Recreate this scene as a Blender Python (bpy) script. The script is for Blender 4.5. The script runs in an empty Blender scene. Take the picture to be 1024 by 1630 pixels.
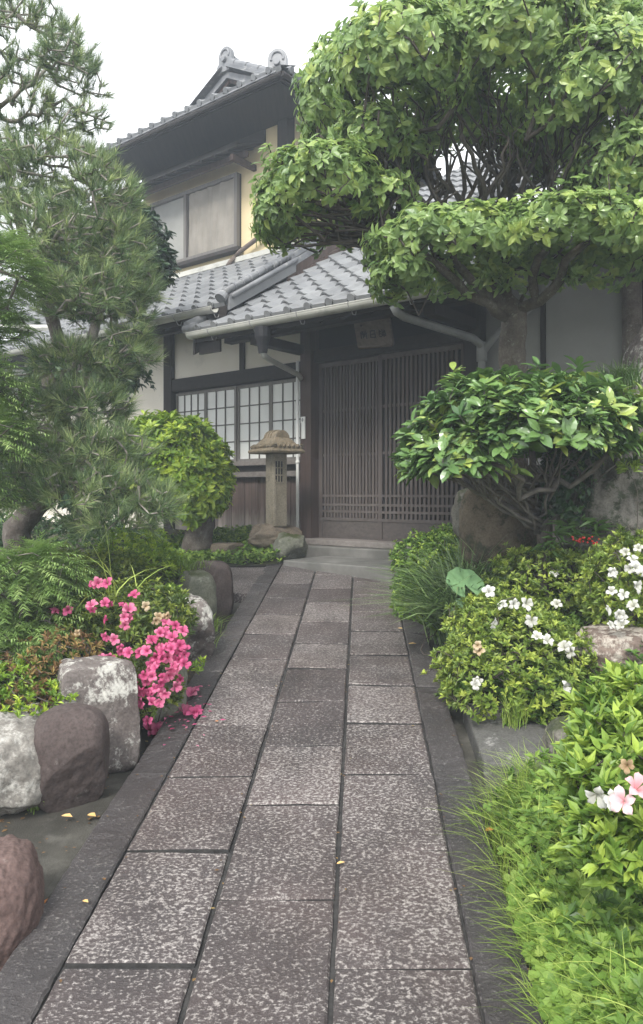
import bpy, bmesh, math, random
import numpy as np
from mathutils import Vector, Matrix, noise

# ------------------------------------------------------------------ camera, world, sun, exposure
C = bpy.context.scene.collection
SC = bpy.context.scene
CAM_Z, F, CX, HY = 1.44, 1200.0, 512.0, 785.0
cam = bpy.data.cameras.new('camera'); cam_o = bpy.data.objects.new('camera', cam); C.objects.link(cam_o)
cam.sensor_fit = 'VERTICAL'; cam.sensor_height = 24.0; cam.sensor_width = 24.0
cam.lens = 24.0 * F / 1630.0
cam.shift_y = -30.0 / 1630.0
cam.clip_start = 0.05; cam.clip_end = 500
cam_o.location = (0, 0, CAM_Z); cam_o.rotation_euler = (math.radians(90), 0, 0)
SC.camera = cam_o

SUN_EL, SUN_AZ = math.radians(44), math.radians(-160)      # azimuth from +Y clockwise: behind the camera, to its left
world = bpy.data.worlds.new('World'); SC.world = world; world.use_nodes = True
wn, wl = world.node_tree.nodes, world.node_tree.links
wn.clear()
sky = wn.new('ShaderNodeTexSky'); sky.sky_type = 'NISHITA'; sky.sun_disc = False
sky.sun_elevation = SUN_EL; sky.sun_rotation = SUN_AZ; sky.dust_density = 4.0; sky.air_density = 1.0
hs = wn.new('ShaderNodeHueSaturation'); hs.inputs['Saturation'].default_value = 0.10
mixc = wn.new('ShaderNodeMix'); mixc.data_type = 'RGBA'; mixc.inputs[0].default_value = 0.8
mixc.inputs[7].default_value = (7.6, 7.75, 7.9, 1)           # even cloud cover over the clear sky behind it
bg = wn.new('ShaderNodeBackground'); bg.inputs['Strength'].default_value = 0.10
wo = wn.new('ShaderNodeOutputWorld')
wl.new(sky.outputs[0], hs.inputs['Color']); wl.new(hs.outputs[0], mixc.inputs[6])
wl.new(mixc.outputs[2], bg.inputs['Color']); wl.new(bg.outputs[0], wo.inputs['Surface'])
sun = bpy.data.lights.new('sun', 'SUN'); sun.energy = 1.5; sun.angle = math.radians(16); sun.color = (1.0, 0.96, 0.9)
sun_o = bpy.data.objects.new('sun', sun); C.objects.link(sun_o)
sdir = Vector((math.sin(SUN_AZ) * math.cos(SUN_EL), math.cos(SUN_AZ) * math.cos(SUN_EL), math.sin(SUN_EL)))
sun_o.rotation_euler = sdir.to_track_quat('Z', 'Y').to_euler(); sun_o.location = (-3, -4, 9)
SC.view_settings.view_transform = 'Standard'; SC.view_settings.look = 'None'
SC.view_settings.exposure = 1.5; SC.view_settings.gamma = 1.0; SC.view_settings.use_curve_mapping = False
SC.render.engine = 'CYCLES'
SC.cycles.max_bounces = 14; SC.cycles.diffuse_bounces = 12; SC.cycles.volume_bounces = 1; SC.cycles.use_denoising = True
SC.cycles.transparent_max_bounces = 8
RNG = np.random.default_rng(7); random.seed(7)

# ------------------------------------------------------------------ helpers
TH = math.atan2(F, 1512.0); ST, CT = math.sin(TH), math.cos(TH)
def P(px, py, Y): return np.array([(px - CX) / F * Y, Y, CAM_Z + (HY - py) / F * Y])
def path_z(Y): return 0.0975 * Y
def tagit(o, label=None, cat=None, group=None, kind=None):
    if label: o['label'] = label
    if cat: o['category'] = cat
    if group: o['group'] = group
    if kind: o['kind'] = kind
    return o
def thing(name, label, cat, loc=(0, 0, 0), group=None, rotz=0.0):
    o = bpy.data.objects.new(name, None); o.empty_display_size = .1; C.objects.link(o)
    o.location = tuple(float(v) for v in loc); o.rotation_euler = (0, 0, rotz)
    return tagit(o, label, cat, group)
def mk(name, V, Fs, attr=None, smooth=False):
    V = np.asarray(V, dtype=np.float32).reshape(-1, 3)
    me = bpy.data.meshes.new(name)
    if isinstance(Fs, np.ndarray): Fs = [Fs]
    arrs = []
    if isinstance(Fs, (list, tuple)) and len(Fs) and not isinstance(Fs[0], np.ndarray):
        by = {}
        for f in Fs: by.setdefault(len(f), []).append(f)
        arrs = [np.array(v, dtype=np.int32) for v in by.values()]
    else:
        arrs = [np.asarray(f, dtype=np.int32) for f in Fs if len(f)]
    loops = np.concatenate([a.ravel() for a in arrs]); starts = []; s = 0
    for a in arrs:
        n, k = a.shape; starts.append(s + np.arange(n) * k); s += n * k
    starts = np.concatenate(starts)
    me.vertices.add(len(V)); me.vertices.foreach_set('co', V.ravel())
    me.loops.add(len(loops)); me.loops.foreach_set('vertex_index', loops.astype(np.int32))
    me.polygons.add(len(starts)); me.polygons.foreach_set('loop_start', starts.astype(np.int32))
    if attr is not None:
        a = me.attributes.new('tint', 'FLOAT', 'POINT'); a.data.foreach_set('value', np.asarray(attr, dtype=np.float32))
    me.update(calc_edges=True)
    me.polygons.foreach_set('use_smooth', np.full(len(starts), bool(smooth)))
    return me
def ob(name, me, mat=None, parent=None, loc=None, kind=None):
    o = bpy.data.objects.new(name, me); C.objects.link(o)
    if mat is not None and len(me.materials) == 0: me.materials.append(mat)
    if parent is not None: o.parent = parent
    if loc is not None: o.location = tuple(float(v) for v in loc)
    if kind: o['kind'] = kind
    return o
def inst(name, me, parent, M, kind=None):
    o = bpy.data.objects.new(name, me); C.objects.link(o); o.parent = parent; o.matrix_basis = M
    if kind: o['kind'] = kind
    return o
class MB:
    def __init__(s): s.V = []; s.F = []; s.n = 0
    def add(s, V, Fs):
        s.V.extend([tuple(v) for v in V]); s.F.extend([tuple(i + s.n for i in f) for f in Fs]); s.n = len(s.V); return s
    def box(s, x0, x1, y0, y1, z0, z1):
        V = [(x0,y0,z0),(x1,y0,z0),(x1,y1,z0),(x0,y1,z0),(x0,y0,z1),(x1,y0,z1),(x1,y1,z1),(x0,y1,z1)]
        return s.add(V, [(0,3,2,1),(4,5,6,7),(0,1,5,4),(1,2,6,5),(2,3,7,6),(3,0,4,7)])
    def tube(s, pts, r, k=10, cap=True):
        pts = [Vector(p) for p in pts]; rs = r if isinstance(r, (list, tuple)) else [r] * len(pts)
        V, Fs = [], []; prev = None
        for i, p in enumerate(pts):
            d = (pts[min(i + 1, len(pts) - 1)] - pts[max(i - 1, 0)]).normalized()
            if prev is None:
                a = d.orthogonal().normalized()
            else:
                a = (prev - d * prev.dot(d)).normalized()
            prev = a; b = d.cross(a)
            for j in range(k):
                q = 2 * math.pi * j / k
                V.append(p + (a * math.cos(q) + b * math.sin(q)) * rs[i])
        for i in range(len(pts) - 1):
            for j in range(k):
                Fs.append((i*k+j, i*k+(j+1) % k, (i+1)*k+(j+1) % k, (i+1)*k+j))
        if cap:
            Fs.append(tuple(range(k - 1, -1, -1))); Fs.append(tuple((len(pts)-1)*k + j for j in range(k)))
        return s.add(V, Fs)
    def prism(s, poly, axis_vec):
        """poly: 3-D outline, swept along axis_vec"""
        n = len(poly); a = np.array(poly, float); b = a + np.array(axis_vec, float)
        Fs = [tuple(range(n - 1, -1, -1)), tuple(range(n, 2 * n))] + [(i, (i+1) % n, n + (i+1) % n, n + i) for i in range(n)]
        return s.add(list(a) + list(b), Fs)
    def mesh(s, name, smooth=False): return mk(name, s.V, s.F, smooth=smooth)
    def build(s, name, mat, parent=None, bevel=0.0, smooth=False, loc=None):
        o = ob(name, s.mesh(name, smooth), mat, parent, loc)
        if bevel:
            m = o.modifiers.new('bevel', 'BEVEL'); m.width = bevel; m.segments = 2; m.limit_method = 'ANGLE'
        return o
def unit(v): return v / np.maximum(np.linalg.norm(v, axis=-1, keepdims=True), 1e-9)

# ------------------------------------------------------------------ materials
def nm(name):
    m = bpy.data.materials.new(name); m.use_nodes = True
    n, l = m.node_tree.nodes, m.node_tree.links; n.clear()
    out = n.new('ShaderNodeOutputMaterial'); p = n.new('ShaderNodeBsdfPrincipled'); l.new(p.outputs[0], out.inputs[0])
    return m, n, l, p, out
def pos_noise(n, l, scale, stretch=(1, 1, 1), detail=5, rough=.6, obj=False):
    if obj:
        g = n.new('ShaderNodeTexCoord'); src = g.outputs['Object']
    else:
        g = n.new('ShaderNodeNewGeometry'); src = g.outputs['Position']
    mp = n.new('ShaderNodeMapping'); mp.inputs['Scale'].default_value = stretch
    t = n.new('ShaderNodeTexNoise'); t.inputs['Scale'].default_value = scale; t.inputs['Detail'].default_value = detail
    t.inputs['Roughness'].default_value = rough
    l.new(src, mp.inputs[0]); l.new(mp.outputs[0], t.inputs['Vector']); return t
def ramp(n, stops):
    r = n.new('ShaderNodeValToRGB'); e = r.color_ramp.elements
    while len(e) < len(stops): e.new(.5)
    for i, (p_, c) in enumerate(stops): e[i].position = p_; e[i].color = (*c, 1)
    return r
def mixcol(n, l, fac, a, b, mode='MIX'):
    m = n.new('ShaderNodeMix'); m.data_type = 'RGBA'; m.blend_type = mode
    for sock, v in ((m.inputs[0], fac), (m.inputs[6], a), (m.inputs[7], b)):
        if hasattr(v, 'is_linked'): l.new(v, sock)
        elif isinstance(v, (int, float)): sock.default_value = v
        else: sock.default_value = (*v, 1)
    return m.outputs[2]
def simple(name, a, b, scale=6, rough=.8, bump=0.0, bscale=60, stretch=(1, 1, 1), spec=.3, rand=0.0, stain=None, detail=6, obj=False, bdist=.004, lo=.35, hi=.65):
    m, n, l, p, out = nm(name)
    t = pos_noise(n, l, scale, stretch, detail, obj=obj); r = ramp(n, [(lo, a), (hi, b)]); l.new(t.outputs[0], r.inputs[0])
    col = r.outputs[0]
    if stain:
        sc, sa, sb, sl, sh = stain
        t2 = pos_noise(n, l, sc, (1, 1, 1), 8, .65, obj=obj); r2 = ramp(n, [(sl, (0, 0, 0)), (sh, (1, 1, 1))]); l.new(t2.outputs[0], r2.inputs[0])
        col = mixcol(n, l, r2.outputs[0], col, sa)
    if rand:
        oi = n.new('ShaderNodeObjectInfo'); mr = n.new('ShaderNodeMapRange')
        mr.inputs['To Min'].default_value = 1 - rand; mr.inputs['To Max'].default_value = 1 + rand
        l.new(oi.outputs['Random'], mr.inputs[0])
        hsv = n.new('ShaderNodeHueSaturation'); l.new(mr.outputs[0], hsv.inputs['Value']); l.new(col, hsv.inputs['Color']); col = hsv.outputs[0]
    l.new(col, p.inputs['Base Color']); p.inputs['Roughness'].default_value = rough; p.inputs['Specular IOR Level'].default_value = spec
    if bump:
        tb = pos_noise(n, l, bscale, stretch, 4, .6, obj=obj); bm = n.new('ShaderNodeBump'); bm.inputs['Strength'].default_value = bump
        bm.inputs['Distance'].default_value = bdist; l.new(tb.outputs[0], bm.inputs['Height']); l.new(bm.outputs[0], p.inputs['Normal'])
    return m
def leafmat(name, dark, mid, light, rough=.4, spec=.4, trans=.25):
    m, n, l, p, out = nm(name)
    at = n.new('ShaderNodeAttribute'); at.attribute_name = 'tint'
    r = ramp(n, [(0, dark), (.5, mid), (1, light)]); l.new(at.outputs['Fac'], r.inputs[0])
    t = pos_noise(n, l, 35, detail=2); mr = n.new('ShaderNodeMapRange'); mr.inputs['To Min'].default_value = .75; mr.inputs['To Max'].default_value = 1.25
    l.new(t.outputs[0], mr.inputs[0]); hsv = n.new('ShaderNodeHueSaturation'); l.new(mr.outputs[0], hsv.inputs['Value']); l.new(r.outputs[0], hsv.inputs['Color'])
    l.new(hsv.outputs[0], p.inputs['Base Color']); p.inputs['Roughness'].default_value = rough; p.inputs['Specular IOR Level'].default_value = spec
    tr = n.new('ShaderNodeBsdfTranslucent'); l.new(hsv.outputs[0], tr.inputs[0])
    mx = n.new('ShaderNodeMixShader'); mx.inputs[0].default_value = trans
    l.new(p.outputs[0], mx.inputs[1]); l.new(tr.outputs[0], mx.inputs[2]); l.new(mx.outputs[0], out.inputs[0])
    return m
def stone_mat(name, base, alt, lichen, lich=(.52, .62), scale=3.5, bump=.7, moss=None, rough=.9, fine=26):
    m, n, l, p, out = nm(name)
    t = pos_noise(n, l, scale, detail=8, rough=.65); r = ramp(n, [(.35, base), (.65, alt)]); l.new(t.outputs[0], r.inputs[0]); col = r.outputs[0]
    t2 = pos_noise(n, l, scale * 2.2, detail=12, rough=.75); r2 = ramp(n, [(lich[0], (0, 0, 0)), (lich[1], (1, 1, 1))]); l.new(t2.outputs[0], r2.inputs[0])
    col = mixcol(n, l, r2.outputs[0], col, lichen)
    t3 = pos_noise(n, l, 90, detail=4); r3 = ramp(n, [(.3, (.6, .6, .6)), (.6, (1.15, 1.15, 1.15))]); l.new(t3.outputs[0], r3.inputs[0])
    col = mixcol(n, l, .8, col, r3.outputs[0], 'MULTIPLY')
    if moss:
        g = n.new('ShaderNodeNewGeometry'); sx = n.new('ShaderNodeSeparateXYZ'); l.new(g.outputs['Normal'], sx.inputs[0])
        t4 = pos_noise(n, l, 7, detail=8); ad = n.new('ShaderNodeMath'); ad.operation = 'MULTIPLY'; l.new(sx.outputs[2], ad.inputs[0]); l.new(t4.outputs[0], ad.inputs[1])
        r4 = ramp(n, [(.3, (0, 0, 0)), (.5, (1, 1, 1))]); l.new(ad.outputs[0], r4.inputs[0]); col = mixcol(n, l, r4.outputs[0], col, moss)
    l.new(col, p.inputs['Base Color']); p.inputs['Roughness'].default_value = rough; p.inputs['Specular IOR Level'].default_value = .25
    tb = pos_noise(n, l, fine, detail=10, rough=.7); bm = n.new('ShaderNodeBump'); bm.inputs['Strength'].default_value = bump; bm.inputs['Distance'].default_value = .012
    l.new(tb.outputs[0], bm.inputs['Height']); l.new(bm.outputs[0], p.inputs['Normal'])
    return m
def slab_mat(name, dark, lightc, amount, pink):
    m, n, l, p, out = nm(name)
    oi = n.new('ShaderNodeObjectInfo')
    t0 = pos_noise(n, l, 2.2, detail=6); r0 = ramp(n, [(.35, dark), (.68, pink)]); l.new(t0.outputs[0], r0.inputs[0])
    big = pos_noise(n, l, 4.5, detail=3)                      # where the chiselled face is worn pale
    chip = pos_noise(n, l, 80, (1, 1.3, 1), 5, .68)
    ma = n.new('ShaderNodeMath'); ma.operation = 'MULTIPLY_ADD'; l.new(big.outputs[0], ma.inputs[0]); ma.inputs[1].default_value = .14
    l.new(chip.outputs[0], ma.inputs[2])
    mb = n.new('ShaderNodeMath'); mb.operation = 'MULTIPLY_ADD'; l.new(oi.outputs['Random'], mb.inputs[0]); mb.inputs[1].default_value = .07; l.new(ma.outputs[0], mb.inputs[2])
    r1 = ramp(n, [(amount, (0, 0, 0)), (amount + .13, (1, 1, 1))]); l.new(mb.outputs[0], r1.inputs[0])
    hsv = n.new('ShaderNodeHueSaturation'); mr = n.new('ShaderNodeMapRange'); mr.inputs['To Min'].default_value = .8; mr.inputs['To Max'].default_value = 1.2
    l.new(oi.outputs['Random'], mr.inputs[0]); l.new(mr.outputs[0], hsv.inputs['Value']); l.new(r0.outputs[0], hsv.inputs['Color'])
    col = mixcol(n, l, r1.outputs[0], hsv.outputs[0], lightc)
    st = pos_noise(n, l, 1.7, detail=7, rough=.62); rs = ramp(n, [(.34, (.74, .71, .69)), (.56, (1.04, 1.04, 1.04))]); l.new(st.outputs[0], rs.inputs[0]); col = mixcol(n, l, 1.0, col, rs.outputs[0], 'MULTIPLY')
    g = pos_noise(n, l, 240, detail=2); r3 = ramp(n, [(.35, (.7, .7, .7)), (.65, (1.2, 1.2, 1.2))]); l.new(g.outputs[0], r3.inputs[0])
    col = mixcol(n, l, .7, col, r3.outputs[0], 'MULTIPLY')
    l.new(col, p.inputs['Base Color']); p.inputs['Roughness'].default_value = .5; p.inputs['Specular IOR Level'].default_value = .5
    bm = n.new('ShaderNodeBump'); bm.inputs['Strength'].default_value = 1.0; bm.inputs['Distance'].default_value = .009
    l.new(chip.outputs[0], bm.inputs['Height']); l.new(bm.outputs[0], p.inputs['Normal'])
    return m
def wood_mat(name, a, b, rough=.7, scale=9, axis='z', rand=.12, bleach=None):
    st = {'x': (.06, 1, 1), 'y': (1, .06, 1), 'z': (1, 1, .06)}[axis]
    m, n, l, p, out = nm(name)
    t = pos_noise(n, l, scale * 3, st, 6, .7); r = ramp(n, [(.3, a), (.7, b)]); l.new(t.outputs[0], r.inputs[0]); col = r.outputs[0]
    if bleach:                                               # weathered grey feet of the boards, ragged upper edge
        z0, z1, bc = bleach
        g = n.new('ShaderNodeNewGeometry'); sx = n.new('ShaderNodeSeparateXYZ'); l.new(g.outputs['Position'], sx.inputs[0])
        t2 = pos_noise(n, l, 16, (1, 1, .12), 4); ad = n.new('ShaderNodeMath'); ad.operation = 'MULTIPLY_ADD'; l.new(t2.outputs[0], ad.inputs[0]); ad.inputs[1].default_value = -.5
        l.new(sx.outputs[2], ad.inputs[2])
        mr = n.new('ShaderNodeMapRange'); mr.inputs['From Min'].default_value = z0; mr.inputs['From Max'].default_value = z1; mr.inputs['To Min'].default_value = 1; mr.inputs['To Max'].default_value = 0
        l.new(ad.outputs[0], mr.inputs[0]); col = mixcol(n, l, mr.outputs[0], col, bc)
    if rand:
        oi = n.new('ShaderNodeObjectInfo'); mr = n.new('ShaderNodeMapRange'); mr.inputs['To Min'].default_value = 1 - rand; mr.inputs['To Max'].default_value = 1 + rand
        l.new(oi.outputs['Random'], mr.inputs[0]); hsv = n.new('ShaderNodeHueSaturation'); l.new(mr.outputs[0], hsv.inputs['Value']); l.new(col, hsv.inputs['Color']); col = hsv.outputs[0]
    l.new(col, p.inputs['Base Color']); p.inputs['Roughness'].default_value = rough; p.inputs['Specular IOR Level'].default_value = .3
    bm = n.new('ShaderNodeBump'); bm.inputs['Strength'].default_value = .35; bm.inputs['Distance'].default_value = .003
    l.new(t.outputs[0], bm.inputs['Height']); l.new(bm.outputs[0], p.inputs['Normal'])
    return m

M = {}
M['slab'] = slab_mat('granite_slab', (.062, .052, .052), (.40, .37, .35), .615, (.100, .078, .076))
M['border'] = slab_mat('border_stone', (.046, .042, .043), (.21, .20, .19), .645, (.070, .061, .061))
M['mortar'] = simple('joint_mortar', (.028, .027, .027), (.052, .05, .048), 20, .95, .5, 120)
M['concrete'] = simple('drain_concrete', (.038, .036, .030), (.072, .068, .058), 4, .9, 1.0, 150, stain=(2.6, (.13, .125, .11), None, .54, .68))
M['concrete_light'] = simple('step_concrete', (.13, .127, .115), (.205, .20, .185), 4, .9, .4, 120, stain=(3, (.12, .12, .11), None, .55, .75))
M['soil'] = simple('soil', (.03, .023, .016), (.07, .052, .033), 9, .98, .8, 40, bdist=.02)
M['soil_moss'] = simple('mossy_soil', (.025, .03, .012), (.06, .06, .03), 7, .98, .8, 40, bdist=.02)
M['asphalt'] = simple('asphalt', (.045, .045, .047), (.075, .075, .077), 6, .95, .5, 200)
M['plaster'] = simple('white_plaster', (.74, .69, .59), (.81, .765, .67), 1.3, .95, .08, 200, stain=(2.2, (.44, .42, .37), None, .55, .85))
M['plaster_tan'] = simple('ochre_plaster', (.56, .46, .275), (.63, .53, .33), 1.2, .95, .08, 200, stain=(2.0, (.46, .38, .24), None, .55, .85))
M['plaster_shade_grey'] = simple('shade_grey_plaster', (.22, .22, .205), (.28, .28, .26), 1.3, .95, .08, 200)  # white wall plaster darkened in its colour for eave shade; the shutter is grey
M['timber'] = wood_mat('dark_timber', (.016, .013, .012), (.034, .027, .024), .75)
M['timber_h'] = wood_mat('dark_timber_beam', (.016, .013, .012), (.032, .026, .023), .75, axis='x')
M['timber_red'] = wood_mat('red_brown_timber', (.040, .026, .022), (.075, .05, .042), .7)
M['slat'] = wood_mat('greyed_slat', (.058, .047, .043), (.105, .088, .080), .75, rand=.16)
M['slat_h'] = wood_mat('greyed_rail', (.066, .055, .05), (.112, .096, .088), .75, axis='x')
M['kick'] = wood_mat('door_kick_board', (.050, .043, .040), (.095, .08, .073), .75, axis='x')
M['board'] = wood_mat('weathered_board', (.045, .032, .028), (.11, .078, .066), .85, rand=.22, bleach=(.70, 1.0, (.30, .27, .24)))
M['sill'] = wood_mat('grey_sill', (.13, .115, .105), (.22, .20, .185), .8, axis='x')
M['muntin'] = wood_mat('window_bar', (.10, .092, .085), (.15, .14, .13), .7, rand=.05)
M['frame'] = wood_mat('window_frame', (.15, .14, .125), (.22, .205, .19), .7, rand=.05)
M['paper'] = simple('frosted_pane', (.68, .69, .66), (.76, .765, .73), 2, .35, spec=.5)
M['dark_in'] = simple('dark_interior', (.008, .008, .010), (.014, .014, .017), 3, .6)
M['tile'] = simple('roof_tile', (.155, .16, .168), (.22, .225, .23), 2.5, .5, .2, 60, spec=.45, rand=.11, stain=(7, (.12, .12, .115), None, .55, .8))
M['tile_dark'] = simple('ridge_tile', (.11, .115, .125), (.20, .205, .215), 4, .5, .2, 60, spec=.5, rand=.15, stain=(8, (.30, .30, .29), None, .56, .7))
M['soffit'] = wood_mat('soffit_board', (.018, .016, .016), (.036, .032, .03), .85, axis='y')
M['gutter'] = simple('gutter_grey', (.36, .36, .325), (.45, .445, .40), 3, .45, spec=.5, stain=(5, (.17, .17, .15), None, .55, .8))
M['pipe'] = simple('downpipe', (.20, .205, .20), (.27, .275, .265), 4, .5, spec=.5)
M['pipe_brown'] = simple('brown_pipe', (.10, .075, .06), (.15, .12, .10), 4, .5)
M['white'] = simple('white_plastic', (.70, .70, .67), (.78, .78, .75), 4, .4)
M['ink'] = simple('ink', (.015, .016, .018), (.03, .03, .032), 20, .7)
M['plaque'] = wood_mat('plaque_wood', (.13, .10, .085), (.22, .18, .155), .7, axis='x')
M['metal'] = simple('hook_metal', (.20, .20, .20), (.3, .3, .3), 10, .4)
M['curtain'] = simple('curtain', (.17, .155, .13), (.23, .21, .18), 3, .7, spec=.5)
M['lantern'] = stone_mat('lantern_stone', (.20, .175, .13), (.27, .24, .185), (.14, .13, .095), (.55, .68), 6, .6, fine=60)
M['lantern_cap'] = stone_mat('lantern_cap_stone', (.17, .14, .098), (.24, .195, .135), (.10, .095, .068), (.5, .66), 8, .6, fine=60)
M['rock_grey'] = stone_mat('grey_lichen_rock', (.085, .07, .065), (.16, .14, .13), (.46, .45, .41), (.50, .57))
M['rock_dark'] = stone_mat('dark_brown_rock', (.062, .048, .045), (.098, .078, .073), (.19, .17, .16), (.62, .70), 3, .45)
M['rock_red'] = stone_mat('reddish_rock', (.09, .06, .054), (.145, .10, .09), (.26, .23, .21), (.60, .70), 3, .6)
M['rock_pale'] = stone_mat('pale_mottled_rock', (.15, .14, .125), (.26, .245, .22), (.43, .42, .385), (.5, .62), 5, .8)
M['rock_mottled'] = stone_mat('mottled_beige_rock', (.12, .09, .075), (.20, .155, .13), (.40, .36, .31), (.46, .53), 6, .9)
M['rock_slab'] = stone_mat('grey_slab_stone', (.075, .073, .068), (.12, .117, .11), (.27, .265, .25), (.58, .66), 4, .7)
M['rock_green'] = stone_mat('green_grey_rock', (.12, .125, .095), (.19, .19, .15), (.30, .30, .25), (.56, .66), 4, .7, moss=(.05, .06, .02))
M['rock_brown'] = stone_mat('brown_boulder', (.14, .115, .085), (.22, .18, .135), (.07, .06, .048), (.55, .66), 4, .6)
M['rock_boulder'] = stone_mat('mossy_brown_boulder', (.115, .092, .065), (.185, .15, .11), (.055, .055, .035), (.50, .60), 4, .8, moss=(.05, .055, .022))
M['rock_moss'] = stone_mat('mossy_rock', (.10, .095, .08), (.22, .205, .175), (.05, .06, .035), (.50, .58), 5, 1.0, moss=(.045, .055, .022))
M['bark'] = stone_mat('bark', (.075, .062, .05), (.16, .14, .12), (.26, .25, .22), (.56, .66), 9, 1.0)
M['bark_pine'] = stone_mat('pine_bark', (.07, .058, .05), (.15, .13, .115), (.22, .20, .18), (.55, .66), 12, 1.0)
M['twig'] = simple('twig', (.10, .088, .075), (.19, .17, .15), 14, .9)
M['twig_pine'] = simple('pine_twig', (.17, .15, .13), (.34, .31, .28), 14, .9)
M['twig_dark'] = simple('dark_twig', (.05, .042, .036), (.11, .095, .08), 14, .9)
M['camellia'] = leafmat('camellia_leaf', (0.13, 0.22, 0.08), (0.29, 0.42, 0.14), (0.48, 0.58, 0.17), .30, .55, .42)
M['camellia_low'] = leafmat('glossy_leaf', (0.06, 0.13, 0.045), (0.15, 0.26, 0.075), (0.38, 0.46, 0.11), .26, .6, .18)
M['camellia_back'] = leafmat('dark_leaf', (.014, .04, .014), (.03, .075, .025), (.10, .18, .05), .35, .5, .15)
M['dome_leaf'] = leafmat('yellow_green_leaf', (0.069, 0.149, 0.017), (0.196, 0.322, 0.034), (0.483, 0.598, 0.069), .38, .45, .28)
M['needle'] = leafmat('pine_needle', (0.065, 0.11, 0.055), (0.155, 0.235, 0.1), (0.38, 0.45, 0.19), .5, .3, .15)
M['feather'] = leafmat('feather_leaf', (0.09, 0.16, 0.04), (0.21, 0.33, 0.095), (0.4, 0.52, 0.2), .6, .3, .3)
M['azalea'] = leafmat('azalea_leaf', (0.055, 0.1, 0.02), (0.18, 0.27, 0.045), (0.44, 0.52, 0.1), .45, .4, .28)
M['azalea_front'] = leafmat('azalea_young_leaf', (.05, .11, .022), (.15, .26, .045), (.40, .52, .09), .42, .4, .3)
M['azalea_pink_leaf'] = leafmat('azalea_leaf_dull', (.04, .07, .016), (.10, .16, .03), (.30, .36, .06), .45, .4, .25)
M['grass'] = leafmat('grass_blade', (0.1, 0.18, 0.03), (0.25, 0.38, 0.07), (0.52, 0.62, 0.16), .5, .35, .3)
M['mondo'] = leafmat('mondo_blade', (0.05, 0.1, 0.035), (0.13, 0.22, 0.07), (0.34, 0.45, 0.2), .4, .4, .2)
M['clover'] = leafmat('clover_leaf', (0.09, 0.18, 0.03), (0.19, 0.32, 0.06), (0.38, 0.5, 0.12), .5, .35, .3)
M['cover'] = leafmat('ground_cover_leaf', (0.050, 0.112, 0.019), (0.138, 0.250, 0.037), (0.375, 0.500, 0.088), .5, .35, .25)
M['dry'] = leafmat('dry_leaf', (.10, .06, .035), (.22, .13, .06), (.36, .27, .10), .8, .2, .2)
M['bigleaf'] = leafmat('round_leaf', (0.14, 0.27, 0.12), (0.2, 0.36, 0.17), (0.28, 0.45, 0.22), .35, .5, .2)
M['pink'] = leafmat('pink_petal', (0.4, 0.035, 0.13), (0.62, 0.12, 0.27), (0.78, 0.3, 0.42), .6, .2, .35)
M['whitepetal'] = leafmat('white_petal', (0.42, 0.42, 0.34), (0.56, 0.56, 0.52), (0.64, 0.64, 0.61), .6, .2, .2)
M['palepink'] = leafmat('pale_pink_petal', (.72, .30, .34), (.80, .52, .55), (.85, .75, .75), .6, .2, .3)
M['faded'] = leafmat('faded_petal', (0.3, 0.18, 0.1), (0.48, 0.36, 0.22), (0.6, 0.52, 0.38), .7, .2, .3)
M['berry'] = simple('red_berry', (.55, .02, .02), (.65, .05, .04), 10, .25, spec=.6)
M['orange_leaf'] = simple('fallen_orange_leaf', (.42, .15, .03), (.55, .25, .07), 30, .7)
M['ochre_leaf'] = simple('fallen_ochre_leaf', (.55, .34, .12), (.66, .45, .2), 30, .7)
# ------------------------------------------------------------------ ground and path (the setting)
def wave(x, y, s=1.0):
    return (np.sin(x*2.3*s+1.1)*np.cos(y*1.9*s+.3) + .5*np.sin(x*5.1*s+y*3.7*s) + .3*np.cos(x*9.3*s-y*8.1*s+2)) / 1.8
def grid_sheet(name, mat, xs, ys, zf, kind='structure', parent=None, smooth=True):
    X, Y = np.meshgrid(xs, ys); Z = zf(X, Y)
    V = np.stack([X, Y, Z], -1).reshape(-1, 3); nx, ny = len(xs), len(ys)
    i = np.arange(nx * ny).reshape(ny, nx)
    Fq = np.stack([i[:-1, :-1], i[:-1, 1:], i[1:, 1:], i[1:, :-1]], -1).reshape(-1, 4)
    return ob(name, mk(name, V, Fq, smooth=smooth), mat, parent, kind=kind)
def ss(x, a, b): t = np.clip((x - a) / (b - a), 0, 1); return t*t*(3-2*t)
gx = np.concatenate([np.linspace(-44, -4, 12), np.linspace(-3.5, 3.5, 30), np.linspace(4, 44, 12)])
gy = np.concatenate([np.linspace(-30, 0, 8), np.linspace(.3, 9, 36), np.linspace(10, 46, 14)])
grid_sheet('ground', M['soil'], gx, gy, lambda X, Y: np.where(Y > 7.2, .702, .0975 * np.clip(Y, 0, 9)) - .14)

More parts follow.
